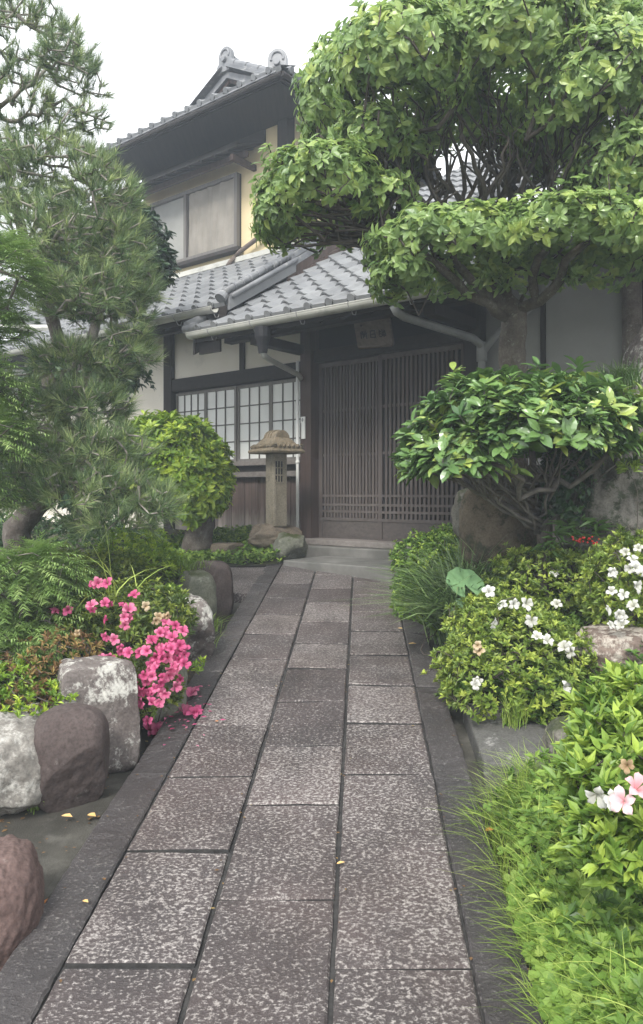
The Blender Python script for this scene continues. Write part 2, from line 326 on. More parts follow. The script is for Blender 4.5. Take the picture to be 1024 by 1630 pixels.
PY0, PY1 = 0.9, 7.62
def pw(w, Y): return .0525 * Y + w
W = [-.945, -.7875, -.435, -.075, .2925, .445]             # path lines: outer left, border, three joints, outer right
stone_path = ob('stone_path', mk('stone_path', [(pw(-.93, PY0), PY0, path_z(PY0)-.014), (pw(.43, PY0), PY0, path_z(PY0)-.014),
    (pw(.43, PY1), PY1, path_z(PY1)-.014), (pw(-.93, PY1), PY1, path_z(PY1)-.014)], [(0, 1, 2, 3)]), M['mortar'], kind='structure')
def slab(name, mat, quad_w, y0, y1, gap=.006, gx=(.006, .006), res=.045, rough=.0022, lift=0.0, skew=0.0):
    """one worn paving slab with an uneven outline; quad_w = (w0, w1)"""
    w0, w1 = quad_w[0] + gx[0], quad_w[1] - gx[1]; y0 += gap; y1 -= gap
    nx = max(5, int((w1 - w0) / res)); ny = max(6, int((y1 - y0) / res))
    cy = (y0 + y1) / 2; cx = pw((w0 + w1) / 2, cy); cz = path_z(cy)
    tilt = random.uniform(-.0035, .0035), random.uniform(-.004, .004); sd = random.uniform(0, 50)
    V = []; Fs = []; du, dv = .006 / (w1 - w0), .006 / (y1 - y0)
    us = [0, du] + [k / (nx - 2) for k in range(1, nx - 2)] + [1 - du, 1]; vs = [0, dv] + [k / (ny - 2) for k in range(1, ny - 2)] + [1 - dv, 1]
    for v in vs:
        for u in us:
            w = w0 + (w1 - w0) * u; y = y0 + (y1 - y0) * v + skew * (u - .5)
            q = noise.noise(Vector((w * 9 + sd, y * 9, 1.3))); q2 = noise.noise(Vector((w * 30 + sd, y * 30, 7))); q3 = noise.noise(Vector((w * 45, y * 45, sd)))
            if u < .5 * du or u > 1 - .5 * du: w += q * .003 + q3 * .002
            if v < .5 * dv or v > 1 - .5 * dv: y += q * .002 + q3 * .002
            rim = u in (us[0], us[-1]) or v in (vs[0], vs[-1])
            z = path_z(y) + q * rough + q2 * rough * .8 + tilt[0] * (u - .5) * 2 + tilt[1] * (v - .5) * 2 + lift - ((.0055 + .002 * q3) if rim else 0)
            V.append((pw(w, y) - cx, y - cy, z - cz))
    nx, ny = len(us) - 1, len(vs) - 1
    def idx(i, j): return j * (nx + 1) + i
    for j in range(ny):
        for i in range(nx): Fs.append((idx(i, j), idx(i+1, j), idx(i+1, j+1), idx(i, j+1)))
    ring = [idx(i, 0) for i in range(nx + 1)] + [idx(nx, j) for j in range(1, ny + 1)] + [idx(i, ny) for i in range(nx - 1, -1, -1)] + [idx(0, j) for j in range(ny - 1, 0, -1)]
    b = len(V)
    for r in ring: V.append((V[r][0], V[r][1], V[r][2] - .06))
    n = len(ring)
    for k in range(n): Fs.append((ring[k], b + k, b + (k + 1) % n, ring[(k + 1) % n]))
    me = mk(name, V, Fs, smooth=False); me.materials.append(mat); me.materials.append(M['mortar'])
    me.polygons.foreach_set('material_index', np.array([0] * (nx * ny) + [1] * n, dtype=np.int32))
    return ob(name, me, None, stone_path, (cx, cy, cz))
jl = [.9, 1.46, 1.993, 2.523, 3.05, 3.56, 4.05, 4.54, 5.06, 5.58, 6.1, 6.62, 7.14, 7.62]
jm = [.9, 1.20, 1.74, 2.268, 2.82, 3.34, 3.85, 4.37, 4.86, 5.38, 5.92, 6.45, 6.98, 7.62]
jr = [.9, 1.45, 1.98, 2.525, 3.06, 3.58, 4.09, 4.62, 5.14, 5.66, 6.18, 6.72, 7.3]
for js, (a, b), g_ in ((jl, (W[1], W[2]), (.003, .0075)), (jm, (W[2], W[3]), (.0075, .0075)), (jr, (W[3], W[4]), (.0075, .004))):
    for y0, y1 in zip(js[:-1], js[1:]): slab('slab', M['slab'], (a, b), y0, y1, gap=.0065, gx=g_, skew=random.uniform(-.003, .003))
bl = [.9, 1.75, 3.06, 4.3, 5.5, 6.6, 7.62]; br = [.9, 1.85, 3.02, 4.05, 5.1, 6.2, 7.3]
for js, (a, b) in ((bl, (W[0], W[1])), (br, (W[4], W[5]))):
    for y0, y1 in zip(js[:-1], js[1:]): slab('border_stone', M['border'], (a, b), y0, y1, gap=.004, gx=(.004, .004), rough=.009, res=.03, lift=.003)

# drain channel left of the path, narrow gutter right of it
ys = np.linspace(.6, 6.28, 60)
def strip(name, mat, wl, wr, zf, ys, n=10):
    V = []; 
    for y in ys:
        for k in range(n + 1):
            w = wl + (wr - wl) * k / n; x = pw(w, y); V.append((x, y, zf(x, y, k / n)))
    i = np.arange(len(ys) * (n + 1)).reshape(len(ys), n + 1)
    Fq = np.stack([i[:-1, :-1], i[:-1, 1:], i[1:, 1:], i[1:, :-1]], -1).reshape(-1, 4)
    return ob(name, mk(name, V, Fq, smooth=True), mat, kind='structure')
strip('drain_channel', M['concrete'], -1.75, -.93, lambda x, y, u: path_z(y) - .085 + .022 * (1 - u) + .006 * math.sin(x * 9 + y * 5), ys)
strip('gutter_channel', M['concrete'], .43, .62, lambda x, y, u: path_z(y) - .06 + .01 * math.sin(y * 4), np.linspace(.6, 6.6, 50), 4)
# side path of pale slabs running left, and the dark lane beyond it
side_path = ob('side_path', mk('side_path', [(-5.0, 6.27, .575), (-.60, 6.27, .575), (-.55, 7.6, .70), (-5.0, 7.6, .70), (-5.0, 6.27, .40), (-.60, 6.27, .40)], [(0, 1, 2, 3), (0, 4, 5, 1)]), M['mortar'], kind='structure')
def side_slab(x0, x1, y0, y1, mat):
    m = MB(); g = .006
    def z(y): return path_z(y) + random.uniform(-.002, .002)
    V = [(x0+g, y0+g, z(y0)), (x1-g, y0+g, z(y0)), (x1-g, y1-g, z(y1)), (x0+g, y1-g, z(y1))]
    c = np.mean(np.array(V), 0); V = [np.array(v) - c for v in V]
    m.prism(V, (0, 0, -.09)); m.build('slab', mat, side_path, bevel=.004, loc=c)
for r, (y0, y1) in enumerate(((6.26, 6.62), (6.62, 6.98), (6.98, 7.36))):
    off = .25 * (r % 2)
    for k in range(8):
        x1 = -.565 + .0525 * (y0 - 6.3) - (k * .52 - (off if k else 0)) ; x0 = -.565 + .0525 * (y0 - 6.3) - ((k + 1) * .52 - off)
        side_slab(x0, x1, y0, y1, M['slab'] if k < 2 else M['asphalt'])

# planting beds
def left_edge(Y): return np.interp(Y, [1.0, 2.3, 2.80, 3.35, 4.0, 4.65, 5.3, 5.85, 6.25], [-2.4, -2.2, -1.36, -1.08, -.98, -.94, -.94, -.98, -1.05])
def zleft(X, Y): return .0975 * Y + .20 + .10 * ss(left_edge(Y) - X, .0, .5) + .03 * wave(X, Y) - .35 * (1 - ss(left_edge(Y) - X, -.10, .10)) + .06 * ss(Y, 4.2, 5.4)
grid_sheet('planting_bed_soil', M['soil_moss'], np.linspace(-6, -.86, 70), np.linspace(.8, 6.24, 70), zleft)
def right_edge(Y): return pw(.56, Y)
def zright(X, Y):
    e = right_edge(Y); return .0975 * Y - .05 + .07 * ss(X - e, 0, .12) + .28 * ss(X - e, .1, .8) + .025 * wave(X, Y)
grid_sheet('planting_bed_soil', M['soil_moss'], np.concatenate([np.linspace(.60, 2.4, 50), np.linspace(2.6, 7, 12)]), np.linspace(.6, 7.1, 70), lambda X, Y: np.where(X < right_edge(Y), .0975*Y-.12, zright(X, Y)))
def zfar(X, Y):
    d = X * ST + Y * CT
    return .73 + .22 * ss(d, 5.4, 6.6) + .02 * wave(X, Y)
grid_sheet('planting_bed_soil', M['soil_moss'], np.linspace(-7, -.42, 60), np.linspace(7.44, 13, 50), zfar)

# ------------------------------------------------------------------ the house
T0, D0, Z0 = -4.5, 6.73, .9
house = thing('wooden_house', 'two-storey timber house with grey tiled roofs and lattice doors where the path ends', 'house',
              (D0 * ST + T0 * CT, D0 * CT - T0 * ST, Z0), None, -TH)
def hl(t, d, z): return (t - T0, d - D0, z - Z0)
class HB(MB):
    def b(s, t0, t1, d0, d1, z0, z1): return s.box(t0 - T0, t1 - T0, d0 - D0, d1 - D0, z0 - Z0, z1 - Z0)
def hbox(name, mat, t0, t1, d0, d1, z0, z1, parent=None, bevel=.004):
    """a box with its origin at its own middle"""
    c = ((t0+t1)/2 - T0, (d0+d1)/2 - D0, (z0+z1)/2 - Z0); a, b_, h = (t1-t0)/2, (d1-d0)/2, (z1-z0)/2
    m = MB().box(-a, a, -b_, b_, -h, h)
    if parent is not None: c = tuple(np.array(c) - np.array(parent.location))
    return m.build(name, mat, parent or house, bevel=bevel, loc=c)
# ground-floor walls
wl_ = hbox('wall', M['plaster'], -12.5, -7.96, 6.73, 6.85, .6, 3.9, bevel=0)
w2 = HB(); w2.b(-7.9, -6.32, 6.735, 6.85, 2.88, 3.95); w2.b(-6.32, -5.52, 6.735, 6.85, 2.88, 3.77); w2.build('wall_panel', M['plaster'], house)
wr_ = hbox('wall', M['plaster_shade_grey'], -3.30, 3.0, 6.73, 6.85, 1.66, 3.76, bevel=0)
hbox('post', M['timber'], -8.03, -7.87, 6.67, 6.84, .7, 3.95)
hbox('post', M['timber'], -9.12, -8.97, 6.68, 6.84, .7, 3.95)
hbox('post', M['timber_red'], -5.56, -5.40, 6.61, 6.86, .93, 3.68)
hbox('post', M['timber'], -3.50, -3.31, 6.64, 6.86, .93, 3.70)
hbox('post', M['timber'], -2.745, -2.70, 6.705, 6.84, 1.75, 3.95)
hbox('post', M['timber'], -1.93, -1.70, 6.68, 6.86, .9, 3.95)
hbox('strut', M['timber'], -6.62, -6.55, 6.695, 6.84, 2.965, 3.95)
hbox('beam', M['timber_h'], -7.87, -5.56, 6.68, 6.84, 2.80, 2.965)
hbox('beam', M['timber_h'], -5.40, -3.50, 6.66, 6.86, 2.925, 3.06)
tr = hbox('transom_wall', M['dark_in'], -5.40, -3.50, 6.76, 6.86, 3.06, 3.78, bevel=0)  # near-black colour stands in for the deep shade over the doors
# window of frosted panes
win = hbox('window', M['muntin'], -7.86, -5.57, 6.79, 6.84, 1.80, 2.80)
hbox('sill', M['sill'], -7.87, -5.57, 6.63, 6.84, 1.775, 1.83, win)
hbox('sill', M['timber_h'], -7.87, -5.57, 6.69, 6.84, 1.70, 1.775, win)
hbox('sill', M['sill'], -7.87, -5.57, 6.66, 6.84, 1.635, 1.70, win)
pane_me = MB().box(-.5, .5, -.5, .5, -.5, .5).mesh('pane'); pane_me.materials.append(M['paper'])
bar_me = MB().box(-.5, .5, -.5, .5, -.5, .5).mesh('bar'); bar_me.materials.append(M['muntin'])
frame_me = MB().box(-.5, .5, -.5, .5, -.5, .5).mesh('frame'); frame_me.materials.append(M['frame'])
def hinst(name, me, parent, t0, t1, d0, d1, z0, z1):
    off = Vector((0, 0, 0)) if parent is house else parent.location
    return inst(name, me, parent, Matrix.Translation(Vector(hl((t0+t1)/2, (d0+d1)/2, (z0+z1)/2)) - off) @ Matrix.Diagonal((t1-t0, d1-d0, z1-z0, 1)))
lv = [-7.86, -7.27, -6.70, -6.13, -5.57]; nv = 4
for k in range(4):
    a, b = lv[k], lv[k+1]; dd = 6.755 if k % 2 == 0 else 6.735; zb, zt = 1.83, 2.78
    hinst('frame', frame_me, win, a, a + .035, dd - .012, dd + .02, zb, zt); hinst('frame', frame_me, win, b - .035, b, dd - .012, dd + .02, zb, zt)
    hinst('frame', frame_me, win, a + .035, b - .035, dd - .012, dd + .02, zt - .035, zt); hinst('frame', frame_me, win, a + .035, b - .035, dd - .012, dd + .02, zb, zb + .035)
    nc = 4 if k == 0 else 3; x = np.linspace(a + .035, b - .035, nc + 1); z = np.linspace(zb + .035, zt - .035, 5)
    for i in range(nc):
        for j in range(4): hinst('pane', pane_me, win, x[i], x[i+1], dd + .004, dd + .012, z[j], z[j+1])
    for i in range(1, nc): hinst('bar', bar_me, win, x[i] - .007, x[i] + .007, dd - .008, dd + .006, zb + .035, zt - .035)
    for j in range(1, 4): hinst('bar', bar_me, win, a + .035, b - .035, dd - .005, dd + .005, z[j] - .007, z[j] + .007)
# boarding under the window
bd = MB().box(-.5, .5, -.5, .5, -.5, .5).mesh('board'); bd.materials.append(M['board'])
hbox('wall', M['dark_in'], -7.87, -5.57, 6.77, 6.86, .7, 1.635, bevel=0)
t = -7.87; k = 0
while t < -5.60:
    w = random.uniform(.105, .15); t1 = min(t + w, -5.57)
    if -6.17 < (t + t1) / 2 < -5.99:
        hinst('board', bd, house, t + .002, t1 - .002, 6.735, 6.765, 1.26, 1.635); hinst('vent', bar_me, house, t + .002, t1 - .002, 6.75, 6.765, 1.02, 1.26); hinst('board', bd, house, t + .002, t1 - .002, 6.735, 6.765, .78, 1.02)
    else:
        hinst('board', bd, house, t + .002, t1 - .002, 6.735 - .006 * (k % 2), 6.765, .78, 1.635)
    t = t1; k += 1
t = -3.30
hbox('rail', M['timber_h'], -3.30, 3.0, 6.66, 6.84, 1.60, 1.70)
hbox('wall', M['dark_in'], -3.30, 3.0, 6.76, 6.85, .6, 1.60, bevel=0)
while t < -.6:
    w = random.uniform(.12, .17); hinst('board', bd, house, t + .002, t + w - .002, 6.725 - .006 * (k % 2), 6.755, .8, 1.60); t += w; k += 1
# lattice doors
slat_me = MB().box(-.5, .5, -.5, .5, -.5, .5).mesh('slat'); slat_me.materials.append(M['slat'])
rail_me = MB().box(-.5, .5, -.5, .5, -.5, .5).mesh('rail'); rail_me.materials.append(M['slat_h'])
for k, (a, b, dd) in enumerate(((-5.40, -4.51, 6.765), (-4.55, -3.51, 6.72))):
    zb, zt = .93, 2.92
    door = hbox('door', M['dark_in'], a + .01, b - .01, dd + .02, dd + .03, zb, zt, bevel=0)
    def hi(n, me, *q): return hinst(n, me, door, *q)
    hi('stile', slat_me, a, a + .05, dd - .012, dd + .045, zb, zt); hi('stile', slat_me, b - .05, b, dd - .012, dd + .045, zb, zt)
    hi('rail', rail_me, a + .05, b - .05, dd - .01, dd + .045, zt - .05, zt)
    kb = hbox('kick_board', M['kick'], a + .05, b - .05, dd - .004, dd + .02, zb + .02, zb + .20, door)
    hi('rail', rail_me, a + .05, b - .05, dd - .012, dd + .03, zb + .20, zb + .235); hi('rail', rail_me, a + .05, b - .05, dd - .012, dd + .03, zb, zb + .02)
    n = 17; xs = np.linspace(a + .05, b - .05, n + 2)[1:-1]
    for i, x in enumerate(xs): hi('slat', slat_me, x - .0135, x + .0135, dd - .012, dd + .012, zb + .235, zt - .05)
    for z, h in ((2.37, .030), (1.87, .028), (1.41, .026), (1.31, .026), (1.235, .026)):
        hi('rail', rail_me, a + .05, b - .05, dd - (.0145 if z < 1.5 else .0), dd + .016, z - h / 2, z + h / 2)
hbox('threshold', M['sill'], -5.45, -3.3, 6.50, 6.90, .865, .93, bevel=.008)
hbox('sill_stone', M['concrete_light'], -5.42, -3.3, 6.40, 6.90, .70, .862, bevel=.012)
st_ = hbox('step', M['concrete_light'], -4.93, -2.8, 5.60, 6.30, .55, .778, bevel=.012)
# plaque over the doors (carved board with three brushed characters)
pl = HB(); pw_, ph_ = .225, .15; outl = []
for (cx_, cz_, a0) in ((pw_-.03, ph_-.03, 0), (-pw_+.03, ph_-.03, 90), (-pw_+.03, -ph_+.03, 180), (pw_-.03, -ph_+.03, 270)):
    for q in range(0, 91, 30): outl.append((cx_ + .03*math.cos(math.radians(a0+q)), 0, cz_ + .03*math.sin(math.radians(a0+q))))
plaque = thing('name_plaque', 'small pale wooden plaque with three dark brushed characters hanging above the lattice doors', 'sign')
pm = MB().prism(outl[::-1], (0, .035, 0)); po = pm.build('panel', M['plaque'], plaque, bevel=.006)
rim = MB(); rim.tube([(-pw_+.03, -.004, -ph_+.018), (0, -.004, -ph_+.014), (pw_-.03, -.004, -ph_+.018)], .012, 8); rim.tube([(-pw_+.03, -.004, ph_-.014), (pw_-.03, -.004, ph_-.014)], .009, 8)
rim.build('edge_strip', M['plaque'], plaque)
def strokes(lst, ox, oz, s=.085, w=.007):
    m = MB()
    for st in lst:
        for (x0, y0), (x1, y1) in zip(st[:-1], st[1:]):
            a = np.array([x0, y0]); b = np.array([x1, y1]); dirv = (b - a) / max(np.linalg.norm(b - a), 1e-6); nr = np.array([-dirv[1], dirv[0]]) * w / s
            a = a - dirv * w / s * .4; b = b + dirv * w / s * .4
            q = [a + nr * .6, a - nr * .6, b - nr, b + nr]
            m.prism([(ox + (p_[0]-.5)*s, -.006, oz + (p_[1]-.5)*s) for p_ in q], (0, .004, 0))
    return m
right_ch = [[(.1,.95),(.2,.8)],[(.02,.7),(.38,.72)],[(.2,.7),(.05,.3)],[(.2,.5),(.38,.42)],[(.05,.15),(.4,.12)],[(.55,.95),(.52,.2)],[(.55,.6),(.95,.65)],[(.72,.9),(.75,.1)],[(.9,.85),(.98,.2)],[(.55,.3),(.95,.3)]]
mid_ch = [[(.2,.9),(.15,.1)],[(.2,.9),(.85,.92),(.82,.05)],[(.2,.5),(.82,.52)],[(.15,.1),(.82,.08)],[(.5,1.0),(.45,.9)]]
left_ch = [[(.12,.85),(.08,.1)],[(.3,.95),(.3,.55)],[(.22,.7),(.42,.72)],[(.42,.9),(.40,.15)],[(.62,.95),(.6,.3)],[(.85,.95),(.88,.02)],[(.5,.6),(.95,.62)]]
for ch, ox in ((left_ch, -.115), (mid_ch, 0), (right_ch, .115)): strokes(ch, ox, -.005).build('character', M['ink'], plaque)
strokes([[(.2,.5),(.8,.5)],[(.5,.8),(.4,.2)]], -.13, .095, .035, .004).build('character', M['ink'], plaque)
pc = P(594, 531, 7.86)
plaque.rotation_euler = (math.radians(20), math.radians(3), -TH); plaque.location = tuple(pc)
# white number plate on the post
tag_ = HB(); tag_.b(-5.535, -5.475, 6.592, 6.609, 2.24, 2.31); tag_.b(-5.53, -5.475, 6.594, 6.609, 2.06, 2.24); tg = tag_.build('name_tag', M['white'], house, bevel=.002)
hbox('mark', M['metal'], -5.514, -5.498, 6.589, 6.5915, 2.255, 2.295, tg, 0); hbox('mark', M['metal'], -5.523, -5.489, 6.588, 6.5885, 2.268, 2.280, tg, 0)

# ------------------------------------------------------------------ roofs and their tiles
PX_, PZ_ = [0, .03, .055, .085, .115, .165, .215, .262], [.012, .040, .052, .040, .014, .002, .002, .012]
def tile_mesh(L=.34):
    V = []; n = len(PX_); th = .020
    for y, lift in ((0, .028), (L, 0)):
        for x, z in zip(PX_, PZ_): V.append((x, y, z + lift))
    for x, z in zip(PX_, PZ_): V.append((x, 0, z + .028 - th))
    Fs = [(i, i+1, n+i+1, n+i) for i in range(n-1)] + [(2*n+i, 2*n+i+1, i+1, i) for i in range(n-1)]
    # dark end of the roll: a half disc under it
    return mk('tile', V, Fs, smooth=False)
tile_me = tile_mesh(); tile_me.materials.append(M['tile'])
def eave_tile_mesh():
    base = tile_mesh(); V = [tuple(v.co) for v in base.vertices]; Fs = [tuple(p.vertices) for p in base.polygons]
    n = len(V); k = 12                                        # round boss closing the roll
    for y in (-.018, .02):
        for j in range(k): V.append((.055 + .042*math.cos(2*math.pi*j/k), y, .040 + .042*math.sin(2*math.pi*j/k)))
    Fs.append(tuple(n + j for j in range(k)))
    Fs += [(n+j, n+k+j, n+k+(j+1) % k, n+(j+1) % k) for j in range(k)]
    m_ = len(V); V += [(.10, -.008, .045), (.262, -.008, .038), (.262, -.008, -.02), (.10, -.008, -.035)]; Fs.append((m_+3, m_+2, m_+1, m_))
    me = mk('eave_tile', V, Fs); me.materials.append(M['tile']); return me
eave_me = eave_tile_mesh()
TILES = []                                                    # (score, roof, matrix, mesh)
PITCH, EXPO = .262, .29
HM = Matrix.Translation(house.location) @ Matrix.Rotation(-TH, 4, 'Z')
def roof(t0, t1, d0, z0, slope, d1, prio=0.0, clip=None, name='roof', th=.07):
    al = math.atan(slope); m = HB()
    z1 = z0 + slope * (d1 - d0)
    V = [hl(t0, d0, z0), hl(t1, d0, z0), hl(t1, d1, z1), hl(t0, d1, z1)]
    m.prism(V, (0, 0, -th)); r = m.build(name, M['soffit'], house)
    rows = int((d1 - d0) / math.cos(al) / EXPO); cols = int((t1 - t0) / PITCH)
    for j in range(rows):
        for i in range(cols):
            tt = t0 + (t1 - t0 - cols * PITCH) / 2 + i * PITCH; s = j * EXPO - .03
            if clip and not clip(tt, d0 + s * math.cos(al)): continue
            ml = Matrix.Translation(Vector(hl(tt, d0 + s * math.cos(al), z0 + s * math.sin(al) + .006))) @ Matrix.Rotation(al - .02 + random.gauss(0, .004), 4, 'X') @ Matrix.Rotation(random.gauss(0, .006), 4, 'Z')
            w = HM @ ml; p = w.translation
            px = CX + F * p.x / p.y
            TILES.append((p.y + prio + (6 if px < 200 or px > 1060 else 0), r, ml, eave_me if j == 0 else tile_me))
    return r
LE_D, LE_Z = 5.87, 3.52
r_left = roof(-11.5, -5.98, LE_D, LE_Z, .60, 8.2, 0)
r_entry = roof(-6.30, -2.86, 5.70, 3.235, .60, 8.1, 0)
r_right = roof(-2.80, 3.2, LE_D, 3.60, .60, 17.5, 2.6)
r_back = roof(-5.9, -2.83, 7.9, 3.60 + .6 * (7.9 - LE_D), .60, 17.5, 2.4)
TILES.sort(key=lambda q: q[0])
for sc_, r, ml, me in TILES[:300]: inst('tile', me, r, ml)
rest = {}
for sc_, r, ml, me in TILES[300:]:
    V = np.array([ml @ v.co for v in me.vertices]); q = rest.setdefault(r.name, [[], [], 0, r])
    q[0].append(V); q[1] += [tuple(i + q[2] for i in p.vertices) for p in me.polygons]; q[2] += len(V)
for q in rest.values(): ob('tiles', mk('tiles', np.concatenate(q[0]), q[1]), M['tile'], q[3], kind='stuff')
# underside rafters
raf = MB().box(-.5, .5, -.5, .5, -.5, .5).mesh('rafter'); raf.materials.append(M['soffit'])
def rafters(t0, t1, d0, z0, slope, run, step=.30, parent=None):
    al = math.atan(slope); L = run / math.cos(al); tt = t0 + .1
    while tt < t1:
        inst('rafter', raf, parent or house, Matrix.Translation(Vector(hl(tt, d0 + run/2 + .02, z0 + slope*run/2 - .115))) @ Matrix.Rotation(al, 4, 'X') @ Matrix.Diagonal((.05, L, .07, 1))); tt += step
rafters(-9.6, -6.1, LE_D, LE_Z, .6, .85, parent=r_left); rafters(-6.2, -2.9, 5.70, 3.235, .6, 1.0, parent=r_entry); rafters(-2.7, -1, LE_D, 3.60, .6, .85, parent=r_right)
hbox('fascia', M['timber_h'], -11.5, -5.98, LE_D - .03, LE_D - .003, LE_Z - .13, LE_Z - .005); hbox('fascia', M['timber_h'], -6.30, -2.86, 5.67, 5.697, 3.10, 3.225)
# entry purlins and the cut end of the corner beam
hbox('purlin', M['timber_h'], -6.15, -2.9, 5.98, 6.10, 3.13, 3.27); hbox('purlin', M['timber_h'], -11.4, -6.0, 6.20, 6.30, 3.44, 3.58)
hbox('corbel', M['timber'], -5.62, -5.50, 5.85, 6.66, 3.03, 3.13); hbox('corbel', M['timber'], -3.48, -3.36, 5.85, 6.66, 3.03, 3.13)
# verge of the left roof: ridge of stacked tiles, boards below it
vg = HB(); 
def along(t, d, off): return hl(t, d, LE_Z + .6 * (d - LE_D) + off)
rv = HB(); rv.tube([along(-6.02, LE_D - .02, .15), along(-6.02, 7.0, .17)], .042, 10); rv.tube([along(-6.13, LE_D + .03, .09), along(-6.13, 7.0, .10)], .042, 10); rv.tube([along(-5.945, LE_D + .03, .075), along(-5.945, 7.0, .085)], .030, 10)
rv.build('verge_ridge', M['tile_dark'], house, smooth=True)
rv = HB(); rv.prism([along(-6.10, LE_D + .0, .08), along(-5.95, LE_D + .0, .08), along(-5.95, LE_D, -.06), along(-6.10, LE_D, -.06)], np.array(along(0, 7.0, 0)) - np.array(along(0, LE_D, 0)))
rv.build('verge_bed', M['tile'], house)
en = HB(); en.tube([along(-6.02, LE_D - .075, .10), along(-6.02, LE_D - .02, .13)], [.066, .058], 14); en.build('end_tile', M['tile_dark'], house, smooth=False)
for k in range(9):
    d = LE_D + .12 + k * .125
    m = HB(); m.tube([along(-6.02, d, .155), along(-6.02, d + .02, .157)], .047, 10); m.build('ridge_joint', M['tile_dark'], house)
g2 = HB(); g2.tube([along(-6.055, 6.95, .21), along(-6.055, 8.15, .26)], .042, 10); g2.prism([along(-6.13, 6.95, .18), along(-5.98, 6.95, .18), along(-5.98, 6.95, .11), along(-6.13, 6.95, .11)], np.array(along(0, 8.15, .06)) - np.array(along(0, 6.95, 0))); g2.prism([along(-6.17, 6.95, .10), along(-5.95, 6.95, .10), along(-5.95, 6.95, .02), along(-6.17, 6.95, .02)], np.array(along(0, 8.15, .06)) - np.array(along(0, 6.95, 0)))
g2.build('verge_ridge', M['tile_dark'], house)
for q, (o0, o1) in enumerate(((.02, -.10), (-.105, -.23), (-.235, -.36))):
    m = HB(); m.prism([along(-5.975 + .006*q, 6.85, o0), along(-5.955 + .006*q, 6.85, o0), along(-5.955 + .006*q, 6.85, o1), along(-5.975 + .006*q, 6.85, o1)], np.array(along(0, 8.15, .05)) - np.array(along(0, 6.85, 0))); m.build('barge_board', M['board'], house)
# upturned corner tile of the entry roof, barge board under its left end
cn = HB(); cn.tube([hl(-6.36, 5.62, 3.285), hl(-6.33, 5.95, 3.47), hl(-6.33, 6.6, 3.86)], [.06, .062, .06], 10); cn.tube([hl(-6.44, 5.66, 3.27), hl(-6.24, 5.64, 3.275)], .05, 10); cn.build('corner_tile', M['tile'], house, smooth=True)
m = HB(); m.prism([hl(-6.31, 5.66, 3.16), hl(-6.28, 5.66, 3.16), hl(-6.28, 5.66, 2.97), hl(-6.31, 5.66, 2.97)], (0, 1.0, .60)); m.build('barge_board', M['timber'], house)
hbox('bracket_board', M['timber_h'], -6.28, -5.95, 5.72, 5.75, 2.98, 3.12)
# gutters (open half rounds) on hooks
def gutter(t0, t1, d, z, r=.058, drop=.0):
    m = HB(); k = 10; V = []; Fs = []
    for (tt, zz) in ((t0, z), (t1, z - drop)):
        for rr in (r, r - .006):
            for j in range(k + 1):
                q = math.pi + math.pi * j / k; V.append(hl(tt, d + rr*math.cos(q), zz + rr*math.sin(q)))
    n = k + 1
    for j in range(k): Fs += [(j, j+1, 2*n+j+1, 2*n+j), (n+j+1, n+j, 3*n+j, 3*n+j+1), (j, n+j, n+j+1, j+1), (2*n+j, 2*n+j+1, 3*n+j+1, 3*n+j)]
    Fs += [(0, 2*n, 3*n, n), (k, n+k, 3*n+k, 2*n+k)]
    m.add(V, Fs); m.tube([hl(t0, d - r + .002, z + .002), hl(t1, d - r + .002, z + .002 - drop)], .007, 6)
    g = m.build('gutter', M['gutter'], house)
    tt = t0 + .35
    while tt < t1:
        h = MB(); h.tube([hl(tt, d + (r+.004)*math.cos(math.pi + math.pi*j/8), z + (r+.004)*math.sin(math.pi+math.pi*j/8)) for j in range(9)], .0055, 6)
        h.tube([hl(tt, d - .01, z - r), hl(tt, d + .02, z - r - .045), hl(tt, d + .06, z - r - .04), hl(tt, d + .085, z - r + .03)], .005, 6)
        h.build('hook', M['metal'], g); tt += .62
    return g
gutter(-11.4, -6.08, LE_D - .10, LE_Z - .035); gutter(-6.30, -2.72, 5.60, 3.19, .06, .02); gutter(-2.7, 3.2, LE_D - .10, 3.56)
# collector and downpipes
cb = HB(); cb.tube([hl(-5.22, 5.62, 3.12), hl(-5.22, 5.62, 3.02), hl(-5.22, 5.62, 2.93), hl(-5.22, 5.62, 2.86)], [.085, .085, .055, .045], 12); cb.build('rain_hopper', M['dark_in'], house)
cb = HB(); cb.tube([hl(-5.22, 5.62, 2.87), hl(-5.23, 5.66, 2.835), hl(-5.27, 5.78, 2.82), hl(-5.48, 6.48, 2.775), hl(-5.50, 6.55, 2.74)], .030, 10); cb.build('downpipe', M['gutter'], house, smooth=True)
cb = HB(); cb.tube([hl(-5.575, 6.585, 2.95), hl(-5.575, 6.585, .86)], .019, 10); cb.tube([hl(-5.575, 6.585, .98), hl(-5.575, 6.585, .88)], .03, 10); cb.tube([hl(-5.575, 6.585, 1.78), hl(-5.575, 6.585, 1.81)], .024, 10); cb.build('downpipe', M['white'], house, smooth=True)
dp = HB(); dp.tube([hl(-3.65, 5.62, 3.10), hl(-3.64, 5.66, 3.05), hl(-3.62, 5.75, 3.02), hl(-3.30, 6.45, 2.90), hl(-3.28, 6.56, 2.86), hl(-3.28, 6.60, 2.80), hl(-3.28, 6.60, .85)], .038, 12)
dp.tube([hl(-3.28, 6.60, 2.88), hl(-3.28, 6.60, 2.70)], .052, 12); dp.tube([hl(-3.28, 6.60, 2.60), hl(-3.28, 6.60, 2.52)], .046, 12); dp.build('downpipe', M['pipe'], house, smooth=True)
dp = HB(); dp.tube([hl(-2.42, 5.78, 3.50), hl(-2.42, 5.78, 3.42), hl(-2.45, 5.9, 3.36), hl(-2.62, 6.5, 3.24), hl(-2.70, 6.60, 3.20), hl(-3.15, 6.62, 2.93), hl(-3.26, 6.60, 2.80)], .036, 12)
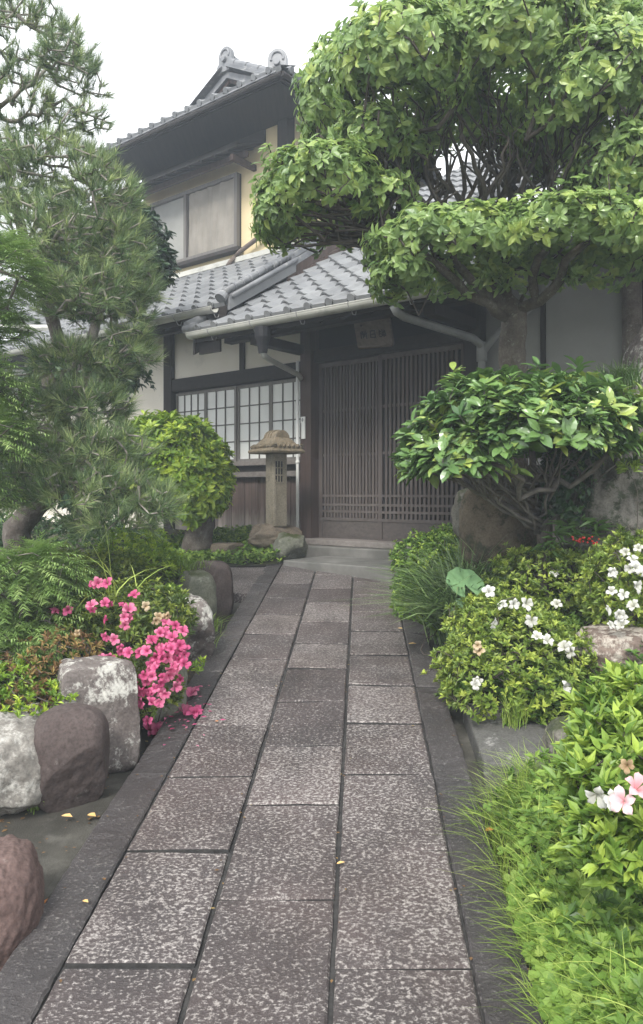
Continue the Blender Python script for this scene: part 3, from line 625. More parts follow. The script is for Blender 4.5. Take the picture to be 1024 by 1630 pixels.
dp.tube([hl(-2.42, 5.78, 3.5), hl(-2.42, 5.78, 3.36)], .055, 12); dp.build('downpipe', M['pipe'], house, smooth=True)

# ------------------------------------------------------------------ upper storey
uw = HB(); uw.b(-10.4, -7.17, 8.2, 8.3, 4.4, 7.28); uw.b(-7.27, -7.17, 8.3, 13, 4.4, 7.28); uw.prism([hl(-8.05 - 1.05, 8.2, 7.28), hl(-7.17, 8.2, 7.28), hl(-7.17, 8.2, 7.32), hl(-8.05, 8.2, 7.66)], (0, .1, 0)); uw.build('upper_wall', M['plaster_tan'], house)
hbox('post', M['timber'], -7.26, -7.08, 8.12, 8.30, 5.9, 7.25); hbox('post', M['timber'], -7.24, -7.11, 8.13, 8.30, 4.5, 5.9)
m = HB(); m.tube([hl(-7.13, 8.30, 6.15), hl(-7.10, 9.3, 6.75)], .03, 8); m.build('brace', M['timber'], house)
win2 = hbox('window', M['timber'], -10.1, -8.06, 8.165, 8.21, 5.15, 6.28, bevel=.004)
for (a, b, mt, nm_) in ((-9.20, -8.11, 'curtain', 'curtain'), (-10.05, -9.26, 'plaster_shade_grey', 'shutter')):
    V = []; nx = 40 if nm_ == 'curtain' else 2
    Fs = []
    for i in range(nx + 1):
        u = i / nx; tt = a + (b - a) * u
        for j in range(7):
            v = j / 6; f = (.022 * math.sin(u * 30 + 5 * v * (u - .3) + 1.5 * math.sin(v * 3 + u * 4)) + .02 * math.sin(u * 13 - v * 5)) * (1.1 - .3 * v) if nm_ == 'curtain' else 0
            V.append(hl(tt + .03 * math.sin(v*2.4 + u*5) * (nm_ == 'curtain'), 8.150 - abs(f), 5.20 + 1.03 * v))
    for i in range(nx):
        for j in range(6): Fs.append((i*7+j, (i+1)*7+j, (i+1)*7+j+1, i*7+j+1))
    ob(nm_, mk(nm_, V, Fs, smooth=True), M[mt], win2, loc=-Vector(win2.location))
for (a, b, z0, z1) in ((-9.26, -9.20, 5.15, 6.28), (-8.12, -8.06, 5.15, 6.28), (-10.1, -10.05, 5.15, 6.28), (-10.05, -8.12, 6.22, 6.28), (-10.05, -8.12, 5.15, 5.21)):
    hinst('frame', bar_me, win2, a, b, 8.10, 8.164, z0, z1)
hbox('sill', M['timber_h'], -10.15, -8.0, 8.06, 8.2, 5.09, 5.149, win2)
# small roof over the upper window
hs_ = HB(); hs_.prism([hl(-11.0, 7.66, 6.42), hl(-7.62, 7.66, 6.42), hl(-7.62, 8.2, 6.64), hl(-11.0, 8.2, 6.64)], (0, 0, -.035)); hr = hs_.build('window_roof', M['soffit'], house)
tt = -10.9
while tt < -7.6:
    inst('rafter', raf, hr, Matrix.Translation(Vector(hl(tt, 7.93, 6.49))) @ Matrix.Rotation(math.atan(.407), 4, 'X') @ Matrix.Diagonal((.04, .56, .05, 1))); tt += .28
hbox('purlin', M['timber_red'], -11.0, -7.66, 7.88, 7.95, 6.34, 6.42); hbox('bracket', M['timber_red'], -7.80, -7.74, 7.7, 8.2, 6.24, 6.33)
# irimoya roof: front pent eave, side slopes, gable
UE, US = 6.87, .515
m = HB()
def sheet(poly, name, th=.09):
    mm = HB(); mm.prism(poly, (0, 0, -th)); return mm.build(name, M['soffit'], house)
def upz(t): return UE + US * (-6.44 - t)
sheet([hl(-10.6, 7.3, UE), hl(-6.44, 7.3, UE), hl(-7.36, 8.22, UE + US*.92), hl(-10.6, 8.22, UE + US*.92)], 'upper_roof')
sheet([hl(-6.44, 7.302, UE), hl(-6.44, 13, UE), hl(-8.05, 13, upz(-8.05)), hl(-8.05, 7.9, upz(-8.05)), hl(-7.04, 7.9, upz(-7.04))], 'upper_roof')
sheet([hl(-8.052, 7.9, upz(-8.05)), hl(-8.052, 13, upz(-8.05)), hl(-9.4, 13, upz(-8.05) - .52*1.35), hl(-9.4, 7.9, upz(-8.05) - .52*1.35)], 'upper_roof')
gut = HB(); gut.tube([hl(-10.6, 7.27, UE - .04), hl(-6.42, 7.27, UE - .04)], .035, 8); gut.tube([hl(-6.41, 7.27, UE - .04), hl(-6.41, 13, UE - .04)], .035, 8); gut.build('upper_gutter', M['timber_h'], house)
hbox('soffit', M['soffit'], -10.6, -6.55, 7.36, 8.19, 6.80, 6.83, bevel=0); hbox('eave_shade_band', M['timber_h'], -10.4, -7.55, 8.17, 8.195, 6.60, 6.80, bevel=0)  # board added and wall band coloured dark for the shade under the eave
# eave tiles along the upper edges
ur = HB(); ur.b(-10.6, -6.5, 7.24, 7.3, UE + .0, UE + .02); uro = ur.build('eave_strip', M['tile_dark'], house)
tt = -10.6
while tt < -6.6:
    inst('tile', eave_me, uro, Matrix.Translation(Vector(hl(tt, 7.25, UE + .02))) @ Matrix.Rotation(math.atan(US), 4, 'X')); tt += PITCH
dd = 7.35
while dd < 9.6:
    inst('tile', eave_me, uro, Matrix.Translation(Vector(hl(-6.40, dd, UE + .02))) @ Matrix.Rotation(math.radians(90), 4, 'Z') @ Matrix.Rotation(math.atan(US), 4, 'X')); dd += PITCH
# gable: boarded triangle, barge boards, ridge stacks and end tiles
m = HB(); m.prism([hl(-9.0, 8.1, 7.2), hl(-7.1, 8.1, 7.2), hl(-8.05, 8.1, 7.62)], (0, .06, 0)); m.build('gable_board', M['board'], house)
for k, (o0, o1, dd) in enumerate(((.0, -.10, 7.88), (-.03, -.15, 7.93))):
    for sx in (-1, 1):
        w = 1.06 if sx < 0 else 1.02
        a = hl(-8.05, dd, upz(-8.05) + o0); b = hl(-8.05 + sx * w, dd, upz(-8.05) - US * w + o0)
        mm = HB(); mm.prism([a, b, (b[0], b[1], b[2] + o1 - o0), (a[0], a[1], a[2] + o1 - o0)], (0, .04, 0)); mm.build('barge_board', M['board'] if k else M['tile_dark'], house)
def ridge(p0, p1, r=.075, h=.16, name='ridge'):
    a, b = Vector(p0), Vector(p1); s = (b - a).normalized().cross(Vector((0, 0, 1))).normalized()
    mm = HB()
    for q in range(3):
        wq = .12 - .018 * q; z0 = h * q / 3; z1 = h * (q + 1) / 3 - .008
        mm.prism([a + s*wq + Vector((0,0,z0)), a - s*wq + Vector((0,0,z0)), a - s*wq + Vector((0,0,z1)), a + s*wq + Vector((0,0,z1))], b - a)
    mm.tube([a + Vector((0,0,h + .02)), b + Vector((0,0,h + .02))], r, 12)
    ro = mm.build(name, M['tile_dark'], house)
    n = int((b - a).length / .24)
    for i in range(n):
        c = a + (b - a) * ((i + .5) / n); jj = HB(); dv = (b - a).normalized() * .012
        jj.tube([c + Vector((0,0,h+.02)) - dv, c + Vector((0,0,h+.02)) + dv], r + .008, 12); jj.build('ridge_joint', M['tile_dark'], ro)
    return ro
def oni(p, facing, s=.15, name='ridge_end_tile'):
    """end tile: round-headed plaque with shoulders and a boss"""
    f = Vector(facing).normalized(); side = f.cross(Vector((0, 0, 1))).normalized(); up = Vector((0, 0, 1)); p = Vector(p)
    mm = HB(); out = []
    for q in range(0, 181, 15): out.append(p + side * (s * math.cos(math.radians(q))) + up * (s * 1.5 + s * math.sin(math.radians(q))))
    out = [p + side * s * 1.35 - up * .3 * s, p + side * s * 1.3 + up * s * .5, p + side * s + up * s * .8] + out + [p - side * s + up * s * .8, p - side * s * 1.3 + up * s * .5, p - side * s * 1.35 - up * .3 * s]
    mm.prism(out, -f * s * .55)
    mm.tube([p + f*.002 + side * (s*.66*math.cos(math.radians(q))) + up * (s * 1.5 + s*.66*math.sin(math.radians(q))) for q in range(-20, 201, 20)], s * .14, 8)
    mm.tube([p - f*.05 + up*s*1.0, p + f * .05 + up * s*1.0], s * .34, 10)
    return mm.build(name, M['tile_dark'], house, bevel=.006)
zt_ = upz(-8.05)
ridge(hl(-8.05, 7.86, zt_ + .0), hl(-8.05, 13, zt_ + .0), .08, .17); oni(hl(-8.05, 7.84, zt_ + .02), (0, -1, 0), .13)
ridge(hl(-8.0, 7.90, zt_ + .02), hl(-7.02, 7.90, upz(-7.02) + .03), .06, .08, 'descending_ridge')
ridge(hl(-9.05, 7.90, upz(-8.05) - US + .03), hl(-8.1, 7.90, zt_ + .02), .055, .05, 'descending_ridge')
ridge(hl(-7.02, 7.88, upz(-7.02) + .02), hl(-6.60, 7.42, UE + .10), .065, .10, 'corner_ridge'); oni(hl(-6.60, 7.38, UE + .08), (.5, -1, 0), .13)
# bent pipe at the foot of the upper wall
m = HB(); m.tube([hl(-8.1, 8.12, 5.02), hl(-8.0, 8.10, 5.06), hl(-7.4, 8.1, 5.27), hl(-7.2, 8.1, 5.3)], .035, 10); m.tube([hl(-8.1, 8.12, 5.02), hl(-8.14, 8.05, 4.93), hl(-8.14, 8.0, 4.86)], .035, 10); m.build('downpipe', M['pipe_brown'], house, smooth=True)
hbox('flashing', M['gutter'], -11, -6.0, 8.10, 8.19, 4.92, 5.0)

# ------------------------------------------------------------------ neighbour's house, far left behind the pine
nb = thing('neighbour_house', 'low neighbouring house with a brown-grey tiled roof and dark wall seen behind the pine', 'house', P(70, 700, 12.5))
m = MB(); m.box(-3.2, 1.0, 0, 3, -.6, 1.65); m.build('wall', M['timber'], nb)
m = MB(); m.prism([(-3.6, -.7, 1.72), (1.35, -.7, 1.72), (1.0, 1.8, 3.1), (-3.2, 1.8, 3.1)], (0, 0, -.1)); nr = m.build('roof', M['soffit'], nb)
m = MB(); m.tube([(-3.6, -.76, 1.68), (1.35, -.76, 1.68)], .06, 8); m.build('gutter', M['gutter'], nb)
V = []; Fs = []; n0 = 0
for j in range(10):
    for i in range(18):
        ml = Matrix.Translation(Vector((-3.55 + i*PITCH + .04*j, -.72 + j*.25, 1.735 + j*.14))) @ Matrix.Rotation(math.atan(.56) - .02, 4, 'X')
        for v in tile_me.vertices: V.append(tuple(ml @ v.co))
        Fs += [tuple(q + n0 for q in p.vertices) for p in tile_me.polygons]; n0 = len(V)
ob('tiles', mk('tiles', V, Fs), M['tile'], nr, kind='stuff')
m = MB(); m.box(-.9, -.1, -.06, 0, .3, 1.2); wf = m.build('window', M['muntin'], nb); m = MB(); m.box(-.85, -.15, -.075, -.061, .35, 1.15); m.build('pane', M['paper'], wf)
# ------------------------------------------------------------------ plant tools
T_BROAD = (np.array([(0,0,0),(-.36,.22,.03),(.36,.22,.03),(-.5,.52,.05),(.5,.52,.05),(0,1,-.10),(0,.26,-.05),(0,.58,-.04)], float),
           np.array([(0,6,1),(0,2,6),(1,6,7),(1,7,3),(6,2,4),(6,4,7),(3,7,5),(7,4,5)]))
def _oval():
    ys = [0, .13, .36, .62, .84, 1.0]; ws = [0, .24, .47, .48, .27, 0]; zs = [0, .03, .05, .03, -.03, -.10]; V = [(0, 0, 0)]; Fs = []
    for y, w, z in list(zip(ys, ws, zs))[1:-1]: V += [(-w, y, z), (0, y, z - .055), (w, y, z)]
    V.append((0, 1, -.12)); Fs += [(0, 2, 1), (0, 3, 2)]
    for j in range(3):
        a = 1 + 3 * j
        for k in (0, 1): Fs += [(a+k, a+k+1, a+k+4), (a+k, a+k+4, a+k+3)]
    Fs += [(10, 11, 13), (11, 12, 13)]
    return np.array(V, float), np.array(Fs)
T_OVAL = _oval()
T_SMALL = (np.array([(0,0,0),(-.5,.5,.12),(.5,.5,.12),(0,1,-.06)], float), np.array([(0,3,1),(0,2,3)]))
T_LANCE = (np.array([(0,0,0),(-.5,.4,.05),(.5,.4,.05),(0,.4,-.05),(0,1,-.18)], float), np.array([(0,3,1),(0,2,3),(1,3,4),(3,2,4)]))
T_NEEDLE = (np.array([(-.5,0,0),(.5,0,0),(0,1,0)], float), np.array([(0,1,2)]))
def _feather():
    V, Fs = [], []
    def tri(a, b, w):
        a, b = np.array(a, float), np.array(b, float); d = b - a; s = np.array([-d[1], d[0], 0]); s = s / np.linalg.norm(s) * w
        i = len(V); V.extend([a - s, a + s, b]); Fs.append((i, i+1, i+2))
    tri((0,0,0), (0,1,-.25), .012)
    for k in range(9):
        y = .10 + k * .095; L = .34 * (1 - .55 * k / 9)
        for sx in (-1, 1): tri((0, y, -.25*y*y), (sx * L * .75, y + L * .8, -.25*(y+.2)**2 + .03*(-1)**k), .021)
    return np.array(V), np.array(Fs)
T_FEATHER = _feather()
def _trefoil():
    V, Fs = [], []
    for q in (90, 210, 330):
        a = math.radians(q); i = len(V); V.append((0, 0, 0))
        for (r, da, z) in ((.55, -50, .05), (.95, -32, .08), (1.02, -8, .03), (.92, 0, .0), (1.02, 8, .03), (.95, 32, .08), (.55, 50, .05)):
            V.append((r * .5 * math.cos(a + math.radians(da)), r * .5 * math.sin(a + math.radians(da)), z * .5))
        V.append((.5 * .55 * math.cos(a), .5 * .55 * math.sin(a), -.03)); c = i + 8
        ring = [i] + list(range(i + 1, i + 8))
        for p_, q_ in zip(ring, ring[1:] + [i]): Fs.append((c, p_, q_))
    return np.array(V, float), np.array(Fs)
T_TREFOIL = _trefoil()
def frame(axis, nrm):
    axis = unit(axis); side = np.cross(axis, nrm); bad = np.linalg.norm(side, axis=-1) < 1e-4
    side[bad] = np.cross(axis[bad], np.array([.3, .5, .8])); side = unit(side); return side, axis, np.cross(side, axis)
def place(tpl, pos, axis, nrm, L, Wd):
    V0, F0 = tpl; s, a, n = frame(axis, nrm); N = len(pos)
    V = pos[:, None] + s[:, None] * (V0[None, :, :1] * Wd[:, None, None]) + a[:, None] * (V0[None, :, 1:2] * L[:, None, None]) + n[:, None] * (V0[None, :, 2:3] * L[:, None, None])
    Fx = F0[None] + (np.arange(N) * len(V0))[:, None, None]
    return V.reshape(-1, 3), Fx.reshape(-1, 3)
def rdir(n): return unit(RNG.normal(size=(n, 3)))
class Leaves:
    def __init__(s): s.q = []
    def add(s, pos, axis, nrm, L, Wd, tint): s.q.append((pos, axis, nrm, L, Wd, tint))
    def rosettes(s, tips, out, k, L, wr, tint, spread=(45, 85), ljit=.25, reach=.0):
        """k leaves round every shoot tip; out = direction of the shoot"""
        n = len(tips); t = np.repeat(tips, k, 0); o = unit(np.repeat(out, k, 0)); r = unit(np.cross(o, rdir(n * k)))
        b = np.radians(RNG.uniform(spread[0], spread[1], n * k))[:, None]
        ax = unit(o * np.cos(b) + r * np.sin(b)); LL = L * (1 + ljit * RNG.uniform(-1, 1, n * k))
        pos = t + o * RNG.uniform(-.35, .15, (n * k, 1)) * L + ax * reach
        tn = np.repeat(tint, k) + RNG.normal(0, .07, n * k)
        s.add(pos, ax, o + .25 * rdir(n * k), LL, LL * wr * RNG.uniform(.85, 1.15, n * k), np.clip(tn, 0, 1))
    def build(s, root, tpl, mat, name='foliage', single=0, leaf='leaf', cell=9, kind='stuff'):
        pos, ax, nr, L, Wd, tn = (np.concatenate([q[i] for q in s.q]) for i in range(6))
        off = np.array(root.location); keep = np.ones(len(pos), bool)
        if single:
            c = pos + ax * L[:, None] * .5; y = np.maximum(c[:, 1], .1); px = CX + F * c[:, 0] / y; py = HY - F * (c[:, 2] - CAM_Z) / y
            ok = np.where((px > 0) & (px < 1024) & (py > 0) & (py < 1630))[0]; order = ok[np.argsort(y[ok])]
            seen = set(); pick = []
            for i in order:
                key = (int(px[i] / cell), int(py[i] / cell))
                if key in seen: continue
                seen.add(key); pick.append(i)
            pick = np.array(pick, int); sc = L[pick] * np.abs(1) / y[pick]; pick = pick[np.argsort(-sc)][:single]
            keep[pick] = False
            V0, F0 = tpl; bins = 7; mes = []
            for b in range(bins):
                me = mk(leaf, V0, F0, np.full(len(V0), (b + .5) / bins), smooth=False); me.materials.append(mat); mes.append(me)
            sd, a_, n_ = frame(ax[pick], nr[pick])
            for j, i in enumerate(pick):
                m = Matrix(((sd[j][0]*Wd[i], a_[j][0]*L[i], n_[j][0]*L[i], pos[i][0]-off[0]), (sd[j][1]*Wd[i], a_[j][1]*L[i], n_[j][1]*L[i], pos[i][1]-off[1]), (sd[j][2]*Wd[i], a_[j][2]*L[i], n_[j][2]*L[i], pos[i][2]-off[2]), (0, 0, 0, 1)))
                inst(leaf, mes[min(bins - 1, int(tn[i] * bins))], root, m)
        V, Fx = place(tpl, pos[keep] - off, ax[keep], nr[keep], L[keep], Wd[keep])
        return ob(name, mk(name, V, Fx, np.repeat(tn[keep], len(tpl[0])), smooth=False), mat, root, kind=kind)
def lobes_px(lst):
    """(px, py, half width, half height, Y, depth radius) -> world ellipsoids"""
    return [(P(px, py, Y), np.array([hw / F * Y, ry, hh / F * Y])) for px, py, hw, hh, Y, ry in lst]
def shell(lobes, dens, zmin=-.25, inner=.78, rmax=1.0):
    """points through the outer layer of a union of ellipsoids, most of them on its upper side; dens = shoots per square metre"""
    Ps, Os = [], []
    for i, (c, r) in enumerate(lobes):
        zm = zmin[i] if isinstance(zmin, (list, tuple)) else zmin
        area = 4 * math.pi * ((r[0]*r[1])**1.6/3 + (r[0]*r[2])**1.6/3 + (r[1]*r[2])**1.6/3) ** (1/1.6); n = int(area * (dens[i] if isinstance(dens, list) else dens) * (1 - zm) / 2)
        d = rdir(n * 3); d = d[d[:, 2] > zm][:n]
        k = RNG.uniform(inner ** 3, rmax, len(d)) ** (1/3)
        wob = 1 + .13 * np.sin(d[:, 0]*5 + i) * np.cos(d[:, 1]*6 + d[:, 2]*4 + i * 2) + .05 * np.sin(d[:, 0]*13 + d[:, 2]*11)
        o = unit(d / r); p = c + d * r * (k * wob)[:, None] + o * (np.minimum(RNG.exponential(.4, len(d)), 1) * (RNG.random(len(d)) < .16) * min(min(r) * .22, .075))[:, None]; ok = np.ones(len(p), bool)
        for j, (c2, r2) in enumerate(lobes):
            if j != i: ok &= np.sum(((p - c2) / r2) ** 2, 1) > .62
        Ps.append(p[ok]); Os.append(o[ok])
    return np.concatenate(Ps), np.concatenate(Os)
def grow(chain, tips, step=.12, zig=.22, up=.55, rad=None):
    """attach every tip to the nearest fit node of a growing skeleton"""
    nodes = [np.array(p, float) for p in chain]; par = [-1] + list(range(len(chain) - 1)); depth = [0.0] * len(chain)
    A = np.zeros((len(chain) + len(tips) * 40, 3)); A[:len(chain)] = nodes; D = np.zeros(len(A)); n = len(chain); par = par + [0] * (len(A) - n)
    base = A[n - 1]; start = max(1, len(chain) // 3)
    for t in tips[np.argsort(np.linalg.norm(tips - base, axis=1))]:
        v = A[start:n] - t; dist = np.linalg.norm(v, axis=1); cost = dist + up * np.maximum(0, v[:, 2] + .06) + .22 * D[start:n]
        j = int(np.argmin(cost)) + start; k = min(38, max(1, int(dist[j - start] / step))); prev = j; a = A[j].copy(); L = dist[j - start]
        bow = RNG.normal(0, .10, 3) * L + np.array([0, 0, -.08 * L])
        for q in range(1, k + 1):
            u = q / k; p = a + (t - a) * u + bow * math.sin(math.pi * u) + (RNG.normal(0, zig, 3) * step if q < k else 0)
            A[n] = p; par[n] = prev; D[n] = D[prev] + L / k; prev = n; n += 1
            if n >= len(A) - 50: break
        if n >= len(A) - 50: break
    return A[:n], np.array(par[:n])
def branch_mesh(name, A, par, r_tip, power, r_max, first, k=5):
    n = len(A); cnt = np.zeros(n); kids = np.zeros(n, int)
    for i in range(n - 1, 0, -1):
        if kids[i] == 0: cnt[i] = 1
        cnt[par[i]] += cnt[i]; kids[par[i]] += 1
    R = np.minimum(r_tip * np.maximum(cnt, 1) ** power, r_max)
    e = np.arange(first, n); a, b = A[par[e]], A[e]; d = unit(b - a); s = unit(np.cross(d, np.array([.31, .17, .93]))); t = np.cross(d, s)
    V = []; 
    for cpt, rr in ((a - d * R[e][:, None] * .3, np.minimum(R[par[e]], R[e] * 1.25)), (b + d * R[e][:, None] * .3, R[e])):
        for j in range(k):
            q = 2 * math.pi * j / k; V.append(cpt + (s * math.cos(q) + t * math.sin(q)) * rr[:, None])
    V = np.stack(V, 1); base = (np.arange(len(e)) * 2 * k)[:, None]
    Fs = np.concatenate([base + np.array([[j, (j+1) % k, k + (j+1) % k, k + j]]) for j in range(k)])
    return V.reshape(-1, 3), Fs, R
def trunk_obj(root, pts, radii, mat, k=14, name='trunk', seed=0.0, flare=1.0, amp=.16):
    pts = [np.array(p, float) for p in pts]; P2, R2 = [], []
    for i in range(len(pts) - 1):
        for q in range(6):
            u = q / 6; P2.append(pts[i] * (1-u) + pts[i+1] * u); R2.append(radii[i] * (1-u) + radii[i+1] * u)
    P2.append(pts[-1]); R2.append(radii[-1])
    P2 = [p + np.array([noise.noise(Vector((p[2]*4 + seed, 1, 2))), noise.noise(Vector((p[2]*4 + seed, 7, 2))), 0]) * .25 * r for p, r in zip(P2, R2)]
    m = MB().tube(P2, R2, k); V = []
    for i, v in enumerate(m.V):
        c = P2[min(i // k, len(P2) - 1)]; dv = np.array(v) - c; q = 1 + amp * noise.noise(Vector((v[0]*22 + seed, v[1]*22, v[2]*7))) + amp * .6 * noise.noise(Vector((v[0]*60, v[1]*60 + seed, v[2]*25)))
        V.append(c + dv * q - np.array(root.location))
    return ob(name, mk(name, V, m.F, smooth=True), mat, root)
def stems_obj(root, A, par, mat, r_tip, power, r_max, first=1, name='branches', k=5):
    V, Fs, R = branch_mesh(name, A, par, r_tip, power, r_max, first, k)
    return ob(name, mk(name, V - np.array(root.location), Fs, smooth=True), mat, root)
def up_mix(o, w): return unit(o * (1 - w) + np.array([0, 0, 1.0]) * w)

# flowers: five broad petals round a funnel
def flower_mesh(name, mat, tint=.5):
    """ruffled azalea flower: five pointed lobes flaring from a funnel, five thin stamens"""
    V, Fs, tn = [], [], []; full = random.uniform(.85, 1.15)
    for q in range(5):
        a = 2 * math.pi * q / 5 + random.uniform(-.22, .22); u = np.array([math.cos(a), math.sin(a), 0]); s = np.array([-u[1], u[0], 0]); i = len(V); sc = random.uniform(.82, 1.12); dr = random.uniform(-.10, .05)
        pr = [(.03, .03, 0), (.13, .10, .24), (.26, .18, .38), (.38, .205, .43 + dr * .4), (.48, .15, .42 + dr), (.57, .03, .36 + dr * 1.5)]
        for (r, w, z) in pr:
            r *= sc; w *= sc; z *= full; rf = .035 * (r > .2)
            V += [u*r*.96 - s*w + np.array([0,0,z + random.uniform(-rf, rf)]), u*r - s*w*.45 + np.array([0,0,z - rf * .8 + random.uniform(-rf, rf) * .5]), u*r*1.03 + np.array([0,0,z + .02]), u*r + s*w*.45 + np.array([0,0,z - rf * .8 + random.uniform(-rf, rf) * .5]), u*r*.96 + s*w + np.array([0,0,z + random.uniform(-rf, rf)])]
            tn += [tint + r * .9 - .28 + random.uniform(-.06, .06)] * 5
        for j in range(5):
            for k in range(4): Fs.append((i+5*j+k, i+5*j+k+1, i+5*j+k+6, i+5*j+k+5))
    for q in range(6):
        a = random.uniform(0, 6.28); i = len(V); u = np.array([math.cos(a), math.sin(a), 0]); e = u * .14 + np.array([0, 0, .62])
        V += [np.array([.010, 0, .04]), np.array([-.010, 0, .04]), e]; Fs.append((i, i+1, i+2)); tn += [.05] * 3
    me = mk(name, V, Fs, np.clip(tn, 0, 1), smooth=True); me.materials.append(mat); return me
FL = {c: [flower_mesh('flower', M[m_], t) for t in (.3, .4, .5, .6, .7)] for c, m_ in (('pink', 'pink'), ('white', 'whitepetal'), ('pale', 'palepink'), ('faded', 'faded'))}
def facing(p, d, size, roll=None):
    d = Vector(d).normalized(); q = d.to_track_quat('Z', 'Y').to_matrix().to_4x4()
    return Matrix.Translation(Vector(p)) @ q @ Matrix.Rotation(random.uniform(0, 6.28) if roll is None else roll, 4, 'Z') @ Matrix.Diagonal((size, size, size * random.uniform(.8, 1.1), 1))
def flowers(root, lst, colour, size, lobes=None, out=None):
    for (px, py, Y) in lst:
        p = P(px, py, Y) - np.array(root.location); d = np.array([-px * .0004 + .2 + random.gauss(0, .55), -1 + random.gauss(0, .3), .45 + random.gauss(0, .5)])
        inst('flower', random.choice(FL[colour]), root, facing(p + RNG.normal(0, .008, 3), d, size * random.uniform(.78, 1.15)))

# ------------------------------------------------------------------ rocks
def rock(label, px, py, Y, size, mat, seed, p=2.6, cuts=7, amp=.10, rot=0.0, sub=5, name='boulder', cat='rock', group=None, tilt=0.0):
    """size = full width, depth, height in metres; (px, py) = where its middle stands in the photograph at distance Y"""
    bm = bmesh.new(); bmesh.ops.create_icosphere(bm, subdivisions=sub, radius=1.0); V = np.array([v.co[:] for v in bm.verts]); Fs = np.array([[v.index for v in f.verts] for f in bm.faces]); bm.free()
    rg = np.random.default_rng(seed); V = V / (np.sum(np.abs(V) ** p, 1) ** (1 / p))[:, None]
    for _ in range(cuts):
        n_ = rg.normal(size=3); n_[2] *= .8; n_ /= np.linalg.norm(n_); h = rg.uniform(.72, .92); ex = V @ n_ - h; V -= n_ * np.maximum(ex, 0)[:, None] * .92
    N = unit(V); off = Vector(rg.uniform(-50, 50, 3))
    d = np.array([noise.fractal(Vector(v) * 1.6 + off, 1.0, 2.1, 3) * amp + noise.fractal(Vector(v) * 6 + off, 1.0, 2.2, 3) * amp * .28 + noise.noise(Vector(v) * 22 + off) * amp * .10 for v in V])
    V = (V + N * d[:, None]) * np.array(size) / 2
    r = Matrix.Rotation(rot, 3, 'Z') @ Matrix.Rotation(tilt, 3, 'Y'); V = V @ np.array(r).T
    c = P(px, py, Y); o = ob(name, mk(name, V, Fs, smooth=True), mat, loc=c); return tagit(o, label, cat, group)
G_ROCK = 'rocks edging the left planting bed'
rock('pale grey lichened rock at the very left, beside the smooth dark one', 12, 1222, 2.98, (.38, .40, .42), M['rock_pale'], 1, 2.5, 6, .10, .3, 6, group=G_ROCK)
rock('smooth rounded dark brown rock standing in the drain', 113, 1206, 3.0, (.285, .28, .41), M['rock_dark'], 2, 3.3, 1, .06, .2, 6, group=G_ROCK)
rock('tall squarish rock with white lichen below the pink azalea', 156, 1136, 3.36, (.33, .36, .46), M['rock_grey'], 23, 8.0, 4, .065, .42, 6, group=G_ROCK)
rock('pale rock half hidden under the pink azalea flowers', 243, 1090, 3.75, (.29, .32, .36), M['rock_green'], 4, 3.0, 5, .09, .8, group=G_ROCK)
rock('mottled white rock beside the drain, behind the pink flowers', 292, 1010, 4.7, (.32, .55, .50), M['rock_grey'], 5, 3.0, 8, .12, .5, group=G_ROCK)
rock('greenish upright rock between the mottled and the dark ones', 306, 958, 5.35, (.30, .40, .44), M['rock_green'], 6, 4.0, 5, .06, .4, group=G_ROCK)
rock('dark rounded rock farthest along the drain by the side path', 334, 940, 5.9, (.36, .44, .46), M['rock_dark'], 7, 3.6, 5, .06, .2, group=G_ROCK)
rock('reddish brown rock nearest the camera at the left edge', 0, 1440, 2.22, (.24, .40, .36), M['rock_red'], 8, 2.4, 6, .08, .4, 6, group=G_ROCK)
rock('low brown rock with dry moss on top behind the greenish rock', 268, 925, 6.1, (.62, .5, .26), M['rock_brown'], 9, 2.6, 5, .10, .1, group=G_ROCK)
rock('small grey rock wedged between pale rock and smooth dark rock', 46, 1158, 3.2, (.16, .2, .2), M['rock_grey'], 10, 2.6, 5, .1, group=G_ROCK)
G_FAR = 'rocks round the lantern'
rock('leaning pointed grey rock in front of the lantern by the step', 459, 872, 7.85, (.42, .42, .32), M['rock_green'], 31, 2.2, 7, .12, .5, tilt=-.5, group=G_FAR)
rock('small flat tan block lying in the ground cover', 363, 876, 8.0, (.34, .24, .16), M['rock_brown'], 12, 6.0, 3, .05, -.35, group=G_FAR)
G_R = 'rocks in the right planting bed'
rock('big round brown boulder behind the low camellia', 805, 840, 5.12, (.64, .42, .72), M['rock_boulder'], 13, 2.6, 4, .06, .2, sub=6, group=G_R)
rock('dark brown rough rock left of the round boulder', 752, 826, 5.25, (.26, .3, .44), M['rock_moss'], 14, 2.6, 7, .12, .3, group=G_R)
rock('huge mossy rock face behind the low camellia at the right', 990, 800, 4.75, (.80, .62, .90), M['rock_moss'], 15, 2.6, 9, .22, .3, 6, group=G_R)
rock('tall grey rock with a grass tuft, topmost at the right edge', 1035, 600, 4.8, (.40, .5, .74), M['rock_grey'], 16, 2.4, 8, .14, .3, 6, group=G_R, tilt=.15)
rock('flat mottled beige rock below the right white azalea', 990, 1042, 3.75, (.52, .42, .28), M['rock_mottled'], 17, 3.2, 6, .12, .2, 6, group=G_R)
rock('small dark rock peeking out behind the front azalea', 915, 1186, 2.95, (.21, .26, .20), M['rock_moss'], 18, 2.6, 6, .10, .2, group=G_R)
ks = MB(); 
def kz(y): return path_z(y) + .035
ks.prism([(.665, 3.08, kz(3.08)), (1.04, 3.04, kz(3.04)+.02), (1.08, 3.74, kz(3.74)+.02), (.70, 3.74, kz(3.74))], (0, 0, -.2))
tagit(ks.build('flat_stone', M['rock_slab'], bevel=.012), 'flat grey stone slab beside the gutter below the flowering azalea mound', 'stone')
